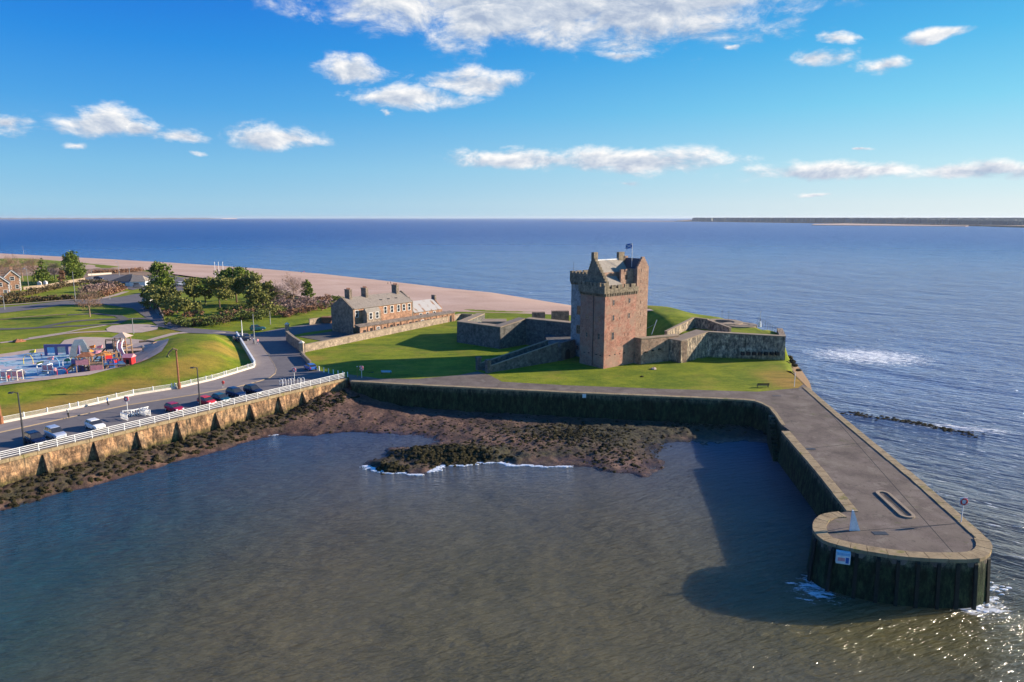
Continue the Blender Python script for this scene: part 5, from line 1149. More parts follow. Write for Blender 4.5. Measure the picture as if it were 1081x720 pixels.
for i,px in enumerate((227.5,231.5,236)):
    p=at(px,292,5); t=Thing('flagpole',(p.x,p.y,5),['leftmost of three white flagpoles on the beach','middle of three white flagpoles on the beach','rightmost of three white flagpoles on the beach'][i],'flagpole','flagpoles on the beach')
    m_=t.mb(); m_.tube([(p.x,p.y,4),(p.x,p.y,13)],[.17,.1],6); m_.build('pole','white',t.e); m_=t.mb(); m_.disc((p.x,p.y),.22,13,13.3,8,.1); m_.build('finial','white',t.e)
# bollards along the lawn, hoops and barriers -----------------------------------
for i,(px,py) in enumerate([(337,391.5),(342,393),(347,394.2),(352,395.2),(357,396.3),(362,397),(367,397.8)]):
    p=at(px,py,5); e=empty('bollard',(p.x,p.y,5),0,'white bollard beside the shaded lawn, '+['nearest the blue car','second from the blue car','third from the blue car','middle of the row','third from the wall corner','second from the wall corner','nearest the wall corner'][i],'bollard','white bollards along the lawn')
    m_=MB(); m_.tube([(0,0,0),(0,0,.95)],[.11,.1],8); m_.build('shaft','white',e); m_=MB(); m_.disc((0,0),.12,.95,1.1,8,.03); m_.build('cap','white',e)
def hoop(px,py,rz,label,w_=.8,h=1.0,group='white hoops by the road junction'):
    p=at(px,py,5); m_=MB(); m_.tube([(-w_/2,0,-.1),(-w_/2,0,h*.8),(-w_/3,0,h),(w_/3,0,h),(w_/2,0,h*.8),(w_/2,0,-.1)],.055,6); m_.tube([(-w_/2,0,h*.45),(w_/2,0,h*.45)],.04,5)
    o=m_.build('cycle_hoop','white',loc=(p.x,p.y,5)); o.rotation_euler=(0,0,rz); tag(o,label,'cycle hoop',group)
for i,px in enumerate((297,300.5,306,309,316,320)):
    hoop(px,407-(px-297)*.08,ang,['leftmost white hoop by the road junction','second white hoop from the left by the road junction','white hoop just left of the white lifebuoy post','white hoop just in front of the white lifebuoy post','white hoop just right of the white lifebuoy post','rightmost white hoop by the road junction'][i],.9,1.3)
def barrier(px,py,rz,L_,label):
    p=at(px,py,5); e=empty('barrier',(p.x,p.y,5),rz,label,'barrier','white barriers beside the lifebuoy')
    m_=MB(); m_.box(-L_/2,L_/2,-.04,.04,.95,1.1); m_.box(-L_/2,L_/2,-.04,.04,.3,.4); m_.build('rail','white',e)
    k=-L_/2+.1
    while k<L_/2: m_=MB(); m_.box(k-.05,k+.05,-.038,.038,0,.948); m_.build('upright','white',e); k+=.45
barrier(131.5,443,ang,2.6,'white railed barrier just left of the red and white lifebuoy'); barrier(135,439.5,ang+1.2,1.5,'short white barrier behind the lifebuoy post')
barrier(148,437.5,ang+1.57,3.0,'long white barrier seen end on, right of the lifebuoy'); barrier(155.5,438,ang,2.4,'rightmost white barrier beside the crimson car'); barrier(151,438.5,ang,2.2,'white barrier in the middle of the right-hand pair')
# ------------------------------------------------------------------ people
def person_mesh(pose,cols,name):
    ph=pose; J=[(0,0,.95),(0,0,1.15),(0,0,1.40),(0,0,1.50),(0,.01,1.63),
       (.10,0,.93),(.11,.10*ph,.50),(.11,.02*ph-.06,.09),(.11,.02*ph+.10,.04),(-.10,0,.93),(-.11,-.02*ph,.50),(-.11,-.22*ph,.10),(-.11,-.22*ph+.13,.05),
       (.19,0,1.40),(.24,-.09*ph,1.14),(.23,.03*ph,.92),(-.19,0,1.40),(-.24,.09*ph,1.14),(-.23,.16*ph,.94)]
    E_=[(0,1),(1,2),(2,3),(3,4),(0,5),(5,6),(6,7),(7,8),(0,9),(9,10),(10,11),(11,12),(2,13),(13,14),(14,15),(2,16),(16,17),(17,18)]
    rad=[.15,.13,.17,.06,.115,.10,.075,.05,.045,.10,.075,.05,.045,.075,.055,.04,.075,.055,.04]
    me=bpy.data.meshes.new(name); me.from_pydata(J,E_,[]); o=bpy.data.objects.new(name,me); COL.objects.link(o)
    o.modifiers.new('s','SKIN')
    for i,r in enumerate(rad): me.skin_vertices[0].data[i].radius=(r,r*.82)
    me.skin_vertices[0].data[0].use_root=True
    sb=o.modifiers.new('u','SUBSURF'); sb.levels=1; sb.render_levels=1
    dg=bpy.context.evaluated_depsgraph_get(); m2=bpy.data.meshes.new_from_object(o.evaluated_get(dg)); bpy.data.objects.remove(o)
    m2.materials.clear()
    for c in cols: m2.materials.append(M[c])
    for p in m2.polygons:
        z=p.center.z; x=abs(p.center.x); p.use_smooth=True
        p.material_index=3 if z>1.66 or (z>1.55 and p.center.y<-.03) else (2 if z>1.48 or (x>.19 and z<.98 and z>.8) else (1 if z>.9 else (0 if z>.10 else 4)))
    m2.name=name; return m2
PM={}
for nm_,cols in {'a':('navy','dkblue','skin','hair','black'),'b':('black','grey','skin','hair','black'),'c':('grey','red','skin','hair','black'),'d':('dkblue','pink','skin','hair','white'),'e':('black','bluep','skin','black','black')}.items():
    PM[nm_]=[person_mesh(k,cols,'person') for k in (1,-1)]
for (px,py,k,rz,lab,z) in [(72.5,441,'b',1.2,'person in dark clothes walking on the promenade pavement near the fence',5.12),(114,428,'e',2.0,'person in a bright blue jacket walking beside the fence',5.12),(236,410,'c',.4,'person in a red top standing behind the dark navy car',5.0),
    (246.5,361,'b',.3,'person in grey at the left of the group of walkers by the ramp wall',5.12),(251,362,'a',2.2,'person in dark blue beside the white post on the footpath',5.12),(268,363.5,'a',1.0,'person in navy at the left of the slim white pole',5.12),(272.5,364,'d',1.4,'person in a pink top just right of the slim white pole',5.12),(264,359,'b',-1,'person in grey further up the footpath behind the others',5.12),
    (409.5,300,'b',1.3,'left of two people in dark clothes walking on the beach behind the chimneys',4.0),(412.5,300.3,'a',1.3,'right of two people in dark clothes walking on the beach behind the chimneys',4.0),(318,288.5,'a',.7,'left of two distant people standing on the beach by the water',2.5),(321,288.7,'c',.7,'person in a red top beside another at the far water line',2.5),
    (60,405,'d',.5,'person in a pink top standing at the front edge of the play area',5.1),(26,399,'b',.5,'person in grey standing in front of the blue play surface',5.1),(10,406,'c',.5,'person in a red top near the front left corner of the play area',5.1),(139,386,'e',.5,'person in a blue top beside the red play slide',5.1),(152,380,'b',.5,'person in grey on the pale sand right of the slide tower',5.1),(44,378,'d',.5,'child in pink at the back of the blue play surface',5.1)]:
    p=at(px,py,z); o=bpy.data.objects.new('person',PM[k][random.randint(0,1)]); COL.objects.link(o); o.location=(p.x,p.y,max(z,h1(p.x,p.y)+.15) if z>5.05 and px<240 and z<5.11 else z); o.rotation_euler=(0,0,rz); tag(o,lab,'person')
    if 'child' in lab: o.scale=(.7,.7,.7)
# ------------------------------------------------------------------ play equipment
def PT(name,px,py,label,cat='play equipment'):
    p=at(px,py,5.2); z=h1(p.x,p.y)+.15; t=Thing(name,(p.x,p.y,z),label,cat); t.c=Vector((p.x,p.y,z)); return t
def part(t,name,mat,fn,rz=0):
    c=t.c; ca,sa=math.cos(rz),math.sin(rz); m_=t.mb(lambda x,y,z:(c.x+x*ca-y*sa,c.y+x*sa+y*ca,c.z+z)); fn(m_); return m_.build(name,mat,t.e)
t=PT('slide_tower',132,382,'tall timber play tower with a white and red spiral slide')
for (x,y) in [(-1.3,-1.2),(1.3,-1.2),(1.3,1.2),(-1.3,1.2)]: part(t,'post','wood',lambda m_:m_.tube([(x,y,0),(x*.9,y*.9,5.4)],.13,6))
part(t,'platform','wood',lambda m_:m_.box(-1.4,1.4,-1.3,1.3,3.0,3.2)); part(t,'railing','red',lambda m_:[m_.box(-1.3,1.3,-1.25,-1.15,z,z+.12) for z in (3.5,3.9,4.2)])
part(t,'roof','palepath',lambda m_:m_.hull([(-1.7,-1.6,5.2),(1.7,-1.6,5.2),(1.7,1.6,5.2),(-1.7,1.6,5.2)],[(-.2,-.2,6.2),(.2,-.2,6.2),(.2,.2,6.2),(-.2,.2,6.2)]))
def slidef(w0,zoff):
    def f(m_):
        P=[(.4,-1.2,4.4),(.5,-2.2,3.9),(.9,-3.2,2.9),(1.8,-4.0,1.8),(3.1,-4.6,.8),(4.0,-4.8,.5)]
        for i in range(5):
            a,b=P[i],P[i+1]; m_.hull([(a[0]-w0,a[1],a[2]+zoff-.1),(a[0]+w0,a[1],a[2]+zoff-.1),(b[0]+w0,b[1],b[2]+zoff-.1),(b[0]-w0,b[1],b[2]+zoff-.1)],[(a[0]-w0,a[1],a[2]+zoff),(a[0]+w0,a[1],a[2]+zoff),(b[0]+w0,b[1],b[2]+zoff),(b[0]-w0,b[1],b[2]+zoff)])
    return f
part(t,'slide','pink',slidef(.45,0))
for sg in (-1,1):
    part(t,'slide_side','white',lambda m_:m_.tube([(.4+sg*.5,-1.2,4.7),(.5+sg*.5,-2.2,4.2),(.9+sg*.5,-3.2,3.2),(1.8+sg*.5,-4.0,2.1),(3.1+sg*.4,-4.6,1.1),(4.0+sg*.3,-4.8,.8)],.14,6))
part(t,'ladder','bluep',lambda m_:[m_.tube([(-2.6,y,0),(-1.3,y,3.2)],.07,5) for y in (-.4,.4)]+[m_.tube([(-2.6+k*.26,-.4,k*.64),(-2.6+k*.26,.4,k*.64)],.05,5) for k in range(1,5)])
t=PT('play_hut',137.5,389,'red play hut at the foot of the spiral slide'); part(t,'wall','red',lambda m_:m_.box(-.9,.9,-.8,.8,0,1.7)); part(t,'roof','pink',lambda m_:m_.hull([(-1.1,-1,1.7),(1.1,-1,1.7),(1.1,1,1.7),(-1.1,1,1.7)],[(-1.1,-.05,2.4),(1.1,-.05,2.4),(1.1,.05,2.4),(-1.1,.05,2.4)])); part(t,'door','dark',lambda m_:m_.box(-.35,.35,-.82,-.7,0,1.3))
t=PT('tunnel',130,389.5,'white and black crawl tunnel beside the red hut'); part(t,'tube','white',lambda m_:m_.tube([(-.9,-.2,.6),(.9,.3,.6)],.6,12)); part(t,'mouth','dark',lambda m_:m_.tube([(-.95,-.214,.6),(-.89,-.197,.6)],.48,12))
def climb(px,py,label,w_,h,mat,pcol,rz=.3,roof=None):
    t=PT('climbing_tower',px,py,label); 
    for x in (-w_/2,0,w_/2):
        for y in (-1.1,1.1): part(t,'post',mat,lambda m_:m_.tube([(x,y,0),(x,y,h)],.1,6),rz)
    part(t,'platform',mat,lambda m_:m_.box(-w_/2,w_/2,-1.1,1.1,h*.5,h*.5+.12),rz)
    part(t,'panel',pcol,lambda m_:m_.box(-w_/2,-.1,-1.2,-1.1,h*.52,h*.85),rz); part(t,'panel',pcol,lambda m_:m_.box(.1,w_/2,-1.2,-1.1,.1,h*.45),rz)
    part(t,'ramp',mat,lambda m_:m_.hull([(-w_/2-2.6,-.6,0),(-w_/2-2.3,-.6,0),(-w_/2-2.3,.6,0),(-w_/2-2.6,.6,0)],[(-w_/2-.3,-.6,h*.55),(-w_/2,-.6,h*.55),(-w_/2,.6,h*.55),(-w_/2-.3,.6,h*.55)]),rz)
    part(t,'beam',mat,lambda m_:[m_.tube([(-w_/2,y,h),(w_/2,y,h)],.09,5) for y in (-1.1,1.1)],rz)
    if roof: part(t,'canopy',roof,lambda m_:m_.hull([(-w_/2,-1.4,h),(w_/2*.3,-1.4,h),(w_/2*.3,1.4,h),(-w_/2,1.4,h)],[(-w_/4,-.1,h+.8),(-.2,-.1,h+.8),(-.2,.1,h+.8),(-w_/4,.1,h+.8)]),rz)
climb(97,393,'timber climbing frame with a red canopy and pastel panels',5,3.6,'wood','pink',.3,'rust'); climb(88,391,'smaller timber climbing frame left of the red canopied one',3.5,3.2,'wood','purple',-.3)
climb(118,387,'timber frame with red panels between the orange parasol and the slide tower',3.2,3.0,'wood','red',.8); climb(106,391.5,'pastel panelled climbing frame beside the ramped frames',3.6,2.2,'palebark','white',0)
climb(118,391.5,'low blue panelled frame below the orange parasol',2.0,2.0,'bluep','lightblue',.2)
climb(121,378,'dark blue netted frame in the shade left of the slide tower',3,4.2,'darkwood','dkblue',.5)
t=PT('play_wall',66,374,'long purple play wall with openings behind the blue play surface')
def wallh(m_):
    m_.box(-4,4,-.2,.2,2.0,2.6); 
    for x in (-4,-1.6,.9,3.4): m_.box(x,x+.6,-.2,.2,0,1.999)
part(t,'wall','purple',wallh,.1); part(t,'picture_panel','lightblue',lambda m_:m_.box(-3.35,-1.65,-.1,.1,.5,1.9),.1); part(t,'picture_panel','cream',lambda m_:m_.box(-.95,.85,-.1,.1,.5,1.9),.1)
t=PT('climbing_boulder',85,376.5,'tall grey climbing boulder with an arch beside the purple play wall')
def arch(m_):
    for sg in (-1,1): m_.hull([(sg*1.6-.7,-.8,0),(sg*1.6+.7,-.8,0),(sg*1.6+.7,.8,0),(sg*1.6-.7,.8,0)],[(sg*.9-.6,-.6,2.9),(sg*.9+.6,-.6,2.9),(sg*.9+.6,.6,2.9),(sg*.9-.6,.6,2.9)])
    m_.hull([(-1.5,-.6,2.9),(1.5,-.6,2.9),(1.5,.6,2.9),(-1.5,.6,2.9)],[(-.8,-.4,4.2),(.9,-.4,4.2),(.9,.4,4.2),(-.8,.4,4.2)])
part(t,'rock','steel',arch,.4)
t=PT('parasol',112,386,'orange parasol over the play area'); part(t,'pole','steel',lambda m_:m_.tube([(0,0,0),(0,0,3)],.07,6)); part(t,'canopy','orange',lambda m_:m_.disc((0,0),2.0,2.5,3.25,10,.1))
t=PT('parasol',90,384,'pale coral parasol at the edge of the blue play surface'); part(t,'pole','steel',lambda m_:m_.tube([(0,0,0),(0,0,2.4)],.07,6)); part(t,'canopy','pink',lambda m_:m_.disc((0,0),1.5,1.9,2.5,10,.1))
for (px,py,lab,c) in [(48,394,'white framed open shelter on the blue play surface','white'),(4,401,'white framed shelter at the far left of the play surface','white'),(16,401,'pale framed shelter second from the left edge','cream')]:
    t=PT('shelter',px,py,lab); 
    for (x,y) in [(-1.1,-.8),(1.1,-.8),(1.1,.8),(-1.1,.8)]: part(t,'post',c,lambda m_:m_.tube([(x,y,0),(x,y,2.1)],.09,6))
    part(t,'top_frame',c,lambda m_:[m_.tube(q,.09,6) for q in ([(-1.1,-.8,2.1),(1.1,-.8,2.1)],[(-1.1,.8,2.1),(1.1,.8,2.1)],[(-1.1,-.8,2.1),(-1.1,.8,2.1)],[(1.1,-.8,2.1),(1.1,.8,2.1)])]); part(t,'bench','wood',lambda m_:m_.box(-.9,.9,-.1,.5,.4,.5)); part(t,'back_panel','pink',lambda m_:m_.box(-1.0,1.0,.74,.8,.6,1.7))
for (px,py,c,lab) in [(97,369,'orange','orange spring rider behind the play area'),(105,369,'pink','pink spring rider right of the orange one'),(34,373,'yellow','yellow spring rider at the back of the blue surface'),(42,386,'yellow','pale yellow spring rider in the middle of the blue surface'),(53,381,'pink','pink spring rider near the purple wall'),(71,383,'green','green spring rider on the teal part of the surface')]:
    t=PT('spring_rider',px,py,lab); part(t,'spring','steel',lambda m_:m_.tube([(.16*math.cos(k*1.2),.16*math.sin(k*1.2),k*.03) for k in range(18)],.04,5)); part(t,'seat',c,lambda m_:m_.hull([(-.7,-.22,.5),(.7,-.22,.5),(.7,.22,.5),(-.7,.22,.5)],[(-.4,-.15,.95),(.9,-.15,1.25),(.9,.15,1.25),(-.4,.15,.95)])); part(t,'handle','steel',lambda m_:m_.tube([(.3,-.4,1.2),(.3,.4,1.2)],.05,5))
t=PT('swing_frame',108,381,'thin steel swing frame behind the orange parasol')
part(t,'frame','iron',lambda m_:[m_.tube(q,.07,5) for q in ([(-3,-.8,0),(-3,0,2.8)],[(-3,.8,0),(-3,0,2.8)],[(3,-.8,0),(3,0,2.8)],[(3,.8,0),(3,0,2.8)],[(-3,0,2.8),(3,0,2.8)])])
for x in (-1.5,1.5): part(t,'swing_seat','black',lambda m_:[m_.box(x-.25,x+.25,-.12,.12,.5,.56),m_.tube([(x-.22,0,.56),(x-.22,0,2.8)],.02,4),m_.tube([(x+.22,0,.56),(x+.22,0,2.8)],.02,4)])
for (px,py,lab,h,c) in [(58,388,'thin blue spray arch on the play surface near the white shelter',2.4,'lightblue'),(72,389,'thin white spray arch in the middle of the play surface',2.6,'white'),(30,383,'thin yellow spray arch at the left of the play surface',2.2,'yellow'),(66,396,'low red spray arch at the front of the play surface',1.6,'red')]:
    t=PT('spray_arch',px,py,lab); part(t,'arch',c,lambda m_:m_.tube([(-1.1,0,0),(-1.05,0,h*.6),(-.6,0,h*.93),(0,0,h),(.6,0,h*.93),(1.05,0,h*.6),(1.1,0,0)],.07,6)); part(t,'nozzle','steel',lambda m_:m_.tube([(0,0,h-.05),(0,0,h-.3)],.09,6))
for (px,py,lab,c) in [(104,372,'low coral play mound on the pale sand behind the orange parasol','pink'),(92,371,'low orange play mound behind the climbing boulder','orange'),(124,394,'timber balance beam at the front of the play area','wood')]:
    t=PT('play_mound' if 'mound' in lab else 'balance_beam',px,py,lab)
    if 'mound' in lab: part(t,'mound',c,lambda m_:m_.disc((0,0),1.5,0,.5,12,.8)); part(t,'hoop','steel',lambda m_:m_.tube([(-.9,0,.3),(-.7,0,1.1),(.7,0,1.1),(.9,0,.3)],.05,5))
    else: part(t,'beam',c,lambda m_:m_.tube([(-2.4,0,.5),(2.4,.4,.5)],.14,6)); [part(t,'leg',c,lambda m_:m_.tube([(x,.2,0),(x,.2,.45)],.1,6)) for x in (-2,2)]
t=PT('log_arch',161,369,'low pale wavy timber edging in the sand area by the mound'); part(t,'edging','wood',lambda m_:m_.tube([(-4,1.5,.2),(-2,2,.3),(0,1,.3),(1.4,-.4,.3),(1.2,-2,.3),(2.4,-3,.2)],.28,6))
t=PT('sand_box',146,376,'pale timber framed sandpit right of the slide tower'); part(t,'frame','wood',lambda m_:[m_.box(-3,3,-2.1,-1.9,0,.45),m_.box(-3,3,1.9,2.1,0,.45),m_.box(-3,-2.8,-1.899,1.899,0,.45),m_.box(2.8,3,-1.899,1.899,0,.45)],.2); part(t,'sand','sand',lambda m_:m_.box(-2.8,2.8,-1.9,1.9,0,.3),.2)
bench(75,404,.2,'wood','wooden bench at the front edge of the play area'); bench(151,385,.3,'darkwood','dark bench on the sand by the foot of the mound')
for i,(px,py) in enumerate([(7,412),(29,411),(43,410),(58,408),(115,401),(146,391.5)]):
    p=at(px,py,5); t=Thing('fence_post',(p.x,p.y,5),'short dark post on the grass edge of the play area, '+['at the far left','second from the left','third from the left','fourth from the left','below the slide','nearest the brown lamp post'][i],'post','posts around the play area'); m_=t.mb(); m_.tube([(p.x,p.y,4.8),(p.x,p.y,6.3)],.09,6); m_.build('post','darkwood',t.e); m_=t.mb(); m_.disc((p.x,p.y),.11,6.3,6.36,6); m_.build('cap','iron',t.e)
rockthing(20,360.5,1.5,'rust','brown heap of stones on the grass left of the play area','stones','stone_heap')
# ------------------------------------------------------------------ houses and cafe
def house(px,py,w_,dp,eh,rh,rz,label,base=5.0,gable_front=True):
    p=at(px,py,base); t=Thing('stone_house',(p.x,p.y,base),label,'house'); c=p; ca,sa=math.cos(rz),math.sin(rz)
    F=lambda x,y,z:(c.x+x*ca-y*sa,c.y+x*sa+y*ca,base+z)
    m_=t.mb(F); m_.box(-w_/2,w_/2,0,dp,-.5,eh); m_.hull([(-w_/2,0,eh),(w_/2,0,eh),(w_/2,dp,eh),(-w_/2,dp,eh)],[(-.05,0,eh+rh),(.05,0,eh+rh),(.05,dp,eh+rh),(-.05,dp,eh+rh)]); m_.build('wall','sandstone',t.e)
    for sg in (-1,1):
        m_=t.mb(F); k=rh/(w_/2); a=[(0,-.1,eh+rh+.12),(0,dp+.2,eh+rh+.12),(sg*(w_/2+.35),dp+.2,eh-.35*k+.12),(sg*(w_/2+.35),-.1,eh-.35*k+.12)]
        m_.hull([(x,y,z-.14) for x,y,z in a],a); m_.build('roof','darkslate',t.e)
        m_=t.mb(F); m_.hull([(sg*.05,-.28,eh+rh-.1),(sg*.05,-.1,eh+rh-.1),(sg*(w_/2+.3),-.1,eh-.45),(sg*(w_/2+.3),-.28,eh-.45)],[(sg*.05,-.28,eh+rh+.22),(sg*.05,-.1,eh+rh+.22),(sg*(w_/2+.3),-.1,eh-.1),(sg*(w_/2+.3),-.28,eh-.1)]); m_.build('bargeboard','white',t.e)
        m_=t.mb(F)
        for k in range(int(eh/.55)): m_.box(min(sg*w_/2,sg*(w_/2-.55+.2*(k%2))),max(sg*w_/2,sg*(w_/2-.55+.2*(k%2)))+.0,-.05,.02,k*.55,k*.55+.42)
        m_.build('quoins','white',t.e)
    bwin(t,F,0,eh-.6,1.5,1.5); bwin(t,F,-w_/4,1.8,1.3,1.6); bwin(t,F,w_/4,1.8,1.1,1.6)
    m_=t.mb(F); m_.box(-.5,.5,dp-1,dp-.2,eh+rh-.6,eh+rh+1.4); m_.box(-.6,.6,dp-1.1,dp-.1,eh+rh+1.4,eh+rh+1.55); m_.build('chimney','sandstone',t.e)
house(14.5,307,6.0,8,6.2,3.0,.62,'stone house with white gable trim and grey roof, the right-hand one at the left edge'); house(1.5,313,6.5,8,5.6,3.0,.62,'stone house with white bay at the very left edge of the photo',)
house(-20,309,8,9,6,3.4,.62,'stone house just beyond the left edge of the photo')
p=at(133,302.5,5); t=Thing('beach_cafe',(p.x,p.y,5),'low white and blue cafe with a dark pyramid roof by the beach','building'); c=p
F=lambda x,y,z:(c.x+x*.98-y*.2,c.y+x*.2+y*.98,5+z)
m_=t.mb(F); m_.box(-7,2,0,8,-.3,2.6); m_.build('wall','white',t.e); m_=t.mb(F); m_.box(2.01,9,-1,7,-.3,2.4); m_.build('annex_wall','white',t.e)
m_=t.mb(F); m_.hull([(-7.6,-.6,2.6),(2.4,-.6,2.6),(2.4,8.6,2.6),(-7.6,8.6,2.6)],[(.2,3.6,5.6),(2.2,3.6,5.6),(2.2,4.4,5.6),(.2,4.4,5.6)]); m_.build('roof','darkslate',t.e)
m_=t.mb(F); m_.hull([(2.45,-1.5,2.4),(9.5,-1.5,2.4),(9.5,7.5,2.4),(2.45,7.5,2.4)],[(2.45,2.8,4.9),(7.0,2.8,4.9),(7.0,3.2,4.9),(2.45,3.2,4.9)]); m_.build('annex_roof','slate',t.e)
m_=t.mb(F); m_.box(-7.05,2.05,-.06,-.002,1.9,2.45); m_.build('fascia','bluep',t.e)
for x in (-5.5,-3.2,-.9): bwin(t,F,x,1.2,1.5,1.2,0)
bwin(t,F,5,1.2,2.4,1.2,-1)
for i,(px,py,L_) in enumerate([(42,303,2.2),(48.5,303,2.4)]):
    p=at(px,py,5); t=Thing('gate_pillar',(p.x,p.y,5),['left of two small white pillars in the garden wall by the pines','right of two small white pillars in the garden wall by the pines'][i],'pillar','white garden pillars'); m_=t.mb(); m_.box(p.x-.7,p.x+.7,p.y-.6,p.y+.6,4.7,5+L_); m_.build('shaft','white',t.e); m_=t.mb(); m_.hull([(p.x-.8,p.y-.7,5+L_),(p.x+.8,p.y-.7,5+L_),(p.x+.8,p.y+.7,5+L_),(p.x-.8,p.y+.7,5+L_)],[(p.x-.1,p.y-.1,5.7+L_),(p.x+.1,p.y-.1,5.7+L_),(p.x+.1,p.y+.1,5.7+L_),(p.x-.1,p.y+.1,5.7+L_)]); m_.build('cap','cream',t.e)
wall_thing(A2([(25,306),(52,303),(75,298.5),(90,296)]),4.5,6.2,.4,'ruin','pale garden wall running below the pines at the left')
wall_thing(A2([(93,291),(118,289.5)]),4.5,6.0,.4,'cream','low white wall at the back of the beach car park')
wall_thing(A2([(164,323),(168,328),(172,337)]),4.9,5.9,.3,'darkwood','short dark rail wall beside the path under the big pine')
# ------------------------------------------------------------------ vegetation
def leaves(m_,blobs,n,size,rnd,flat=1.0):
    tot=sum(b[3]**2 for b in blobs)
    for (cx,cy,cz,r,sq) in blobs:
        k=int(n*r*r/tot)
        # sub-clumps give the crown its uneven outline
        subs=[]
        for _ in range(max(5,int(k/26))):
            d=Vector((rnd.gauss(0,1),rnd.gauss(0,1),rnd.gauss(0,1))).normalized(); rr=r*rnd.uniform(.45,1.02); subs.append((Vector((cx+d.x*rr,cy+d.y*rr,cz+d.z*rr*sq)),r*rnd.uniform(.14,.30)))
        for _ in range(k):
            s,sr=rnd.choice(subs); d=Vector((rnd.gauss(0,1),rnd.gauss(0,1),rnd.gauss(0,.8))); d*=sr/1.6; c=s+d
            a=Vector((rnd.gauss(0,1),rnd.gauss(0,1),rnd.gauss(0,.6))).normalized(); b=a.cross(Vector((rnd.gauss(0,1),rnd.gauss(0,1),rnd.gauss(0,1)))).normalized(); z=size*rnd.uniform(.5,1.25)
            m_.face([c+a*z,c+b*z*.6,c-a*z*.8,c-b*z*.6])
def limbs(m_,h,rnd,n,r0,spread,top=.9,z0=.35,sub=False,twigs=0):
    m_.tube([(0,0,-.4),(rnd.uniform(-.1,.1),0,h*.3),(rnd.uniform(-.3,.3),rnd.uniform(-.3,.3),h*.6),(rnd.uniform(-.3,.3),0,h*top)],[r0,r0*.8,r0*.5,r0*.15],7)
    for i in range(n):
        a=rnd.uniform(0,6.28); z=h*rnd.uniform(z0,.8); L_=spread*rnd.uniform(.5,1)*(1.1-.4*z/h); e=Vector((math.cos(a)*L_,math.sin(a)*L_,z+L_*rnd.uniform(.3,.9)))
        m=Vector((math.cos(a)*L_*.5,math.sin(a)*L_*.5,z+L_*.15)); m_.tube([(0,0,z),m,e],[r0*.35,r0*.22,r0*.08],5,False)
        for _ in range(twigs):
            f=rnd.uniform(.25,1); s=(Vector((0,0,z)).lerp(m,f*2) if f<.5 else m.lerp(e,f*2-1)); d=Vector((rnd.gauss(0,1),rnd.gauss(0,1),rnd.uniform(.2,1.6))).normalized()*spread*rnd.uniform(.2,.5)
            m_.tube([s,s+d*.5,s+d+Vector((0,0,.2))],[r0*.09,r0*.06,.02],3,False)
            for __ in range(4):
                g=s+d*rnd.uniform(.3,1); d2=Vector((rnd.gauss(0,1),rnd.gauss(0,1),rnd.uniform(0,1.4))).normalized()*spread*.2; m_.tube([g,g+d2],[.03,.012],3,False)
def tree(px,py,h,w_,kind,label,mat='pine',n=3000,name=None,z=None,seed=0,size=.42):
    if kind=='flat': w_*=1.32; h*=1.04; n=int(n*1.5)
    if kind=='bare': w_*=1.15
    rnd=random.Random(seed+int(px*7+py)); p=at(px,py,5); zz=h1(p.x,p.y); e=empty(name or 'pine_tree',(p.x,p.y,zz),0,label,'tree'); r=w_/2
    m_=MB()
    if kind=='bare':
        limbs(m_,h,rnd,16,h*.022+.05,r*1.0,twigs=9,z0=.3); m_.build('trunk','palebark',e,recalc=False); 
        m_=MB(); leaves(m_,[(0,0,h*.62,r*.85,h*.36/(r*.85))],n,.14,rnd); m_.build('twigs',mat,e,recalc=False); return e
    limbs(m_,h,rnd,9,h*.02+.08,r*.8,z0=.3 if kind!='cone' else .12); m_.build('trunk','bark',e,recalc=False)
    bl=[]
    if kind=='dome':
        for i in range(16):
            a=rnd.uniform(0,6.28); zf=rnd.uniform(.18,.86); prof=math.sin(min(1,(1.02-zf)*1.55)*math.pi/2)*r*.72; rr=r*rnd.uniform(.28,.46); bl.append((math.cos(a)*prof*rnd.uniform(.3,1),math.sin(a)*prof*rnd.uniform(.3,1),h*zf,rr,.8))
        bl.append((0,0,h*.82,r*.42,.9)); bl.append((0,0,h*.5,r*.7,.9))
    elif kind=='cone':
        for i in range(15):
            zf=.12+.8*i/14; rr=r*(1.05-zf)*rnd.uniform(.55,.75); a=i*2.4; bl.append((math.cos(a)*r*(1-zf)*.45,math.sin(a)*r*(1-zf)*.45,h*zf,max(rr,.5),.8))
    else: # flat topped
        for i in range(11):
            a=rnd.uniform(0,6.28); d=r*rnd.uniform(.1,.75); bl.append((math.cos(a)*d,math.sin(a)*d,h*rnd.uniform(.4,.9)-d*.12,r*rnd.uniform(.28,.46),.6))
    m_=MB(); leaves(m_,bl,n,size,rnd); m_.build('crown',mat,e,recalc=False); return e
tree(171,321,17.2,13.5,'dome','tall dark green pine, the tallest tree, in the middle of the park','pine',9000,size=.40)
tree(163,326,9.0,11,'dome','lower spreading olive green pine in front of the tallest pine','olive',5000)
tree(181,328,8.5,11,'flat','spreading olive pine at the right foot of the tallest pine','olive',4000)
tree(77,297.5,16.5,16.5,'dome','large round dark green pine near the beach at the left','pine',9000,size=.45); tree(46,300,14,11.5,'cone','pointed dark green pine between the house and the large round pine','pine',5000,size=.42)
tree(66,299,7,5,'dome','small dark bush-like pine between the two left pines','russet',1500)
tree(195,338,7.5,9,'flat','small brownish pine beside the path below the tallest pine','olive',2600); tree(205,322,10,10,'flat','flat-topped pine, first of the group on the lawn','olive',3600)
tree(217,321,10,10,'flat','flat-topped pine standing in the middle of the sunny lawn','pine',3600,seed=4); tree(232,325,11.2,10,'flat','slender flat-topped pine with bare trunk on the sunny lawn','olive',4000,seed=8)
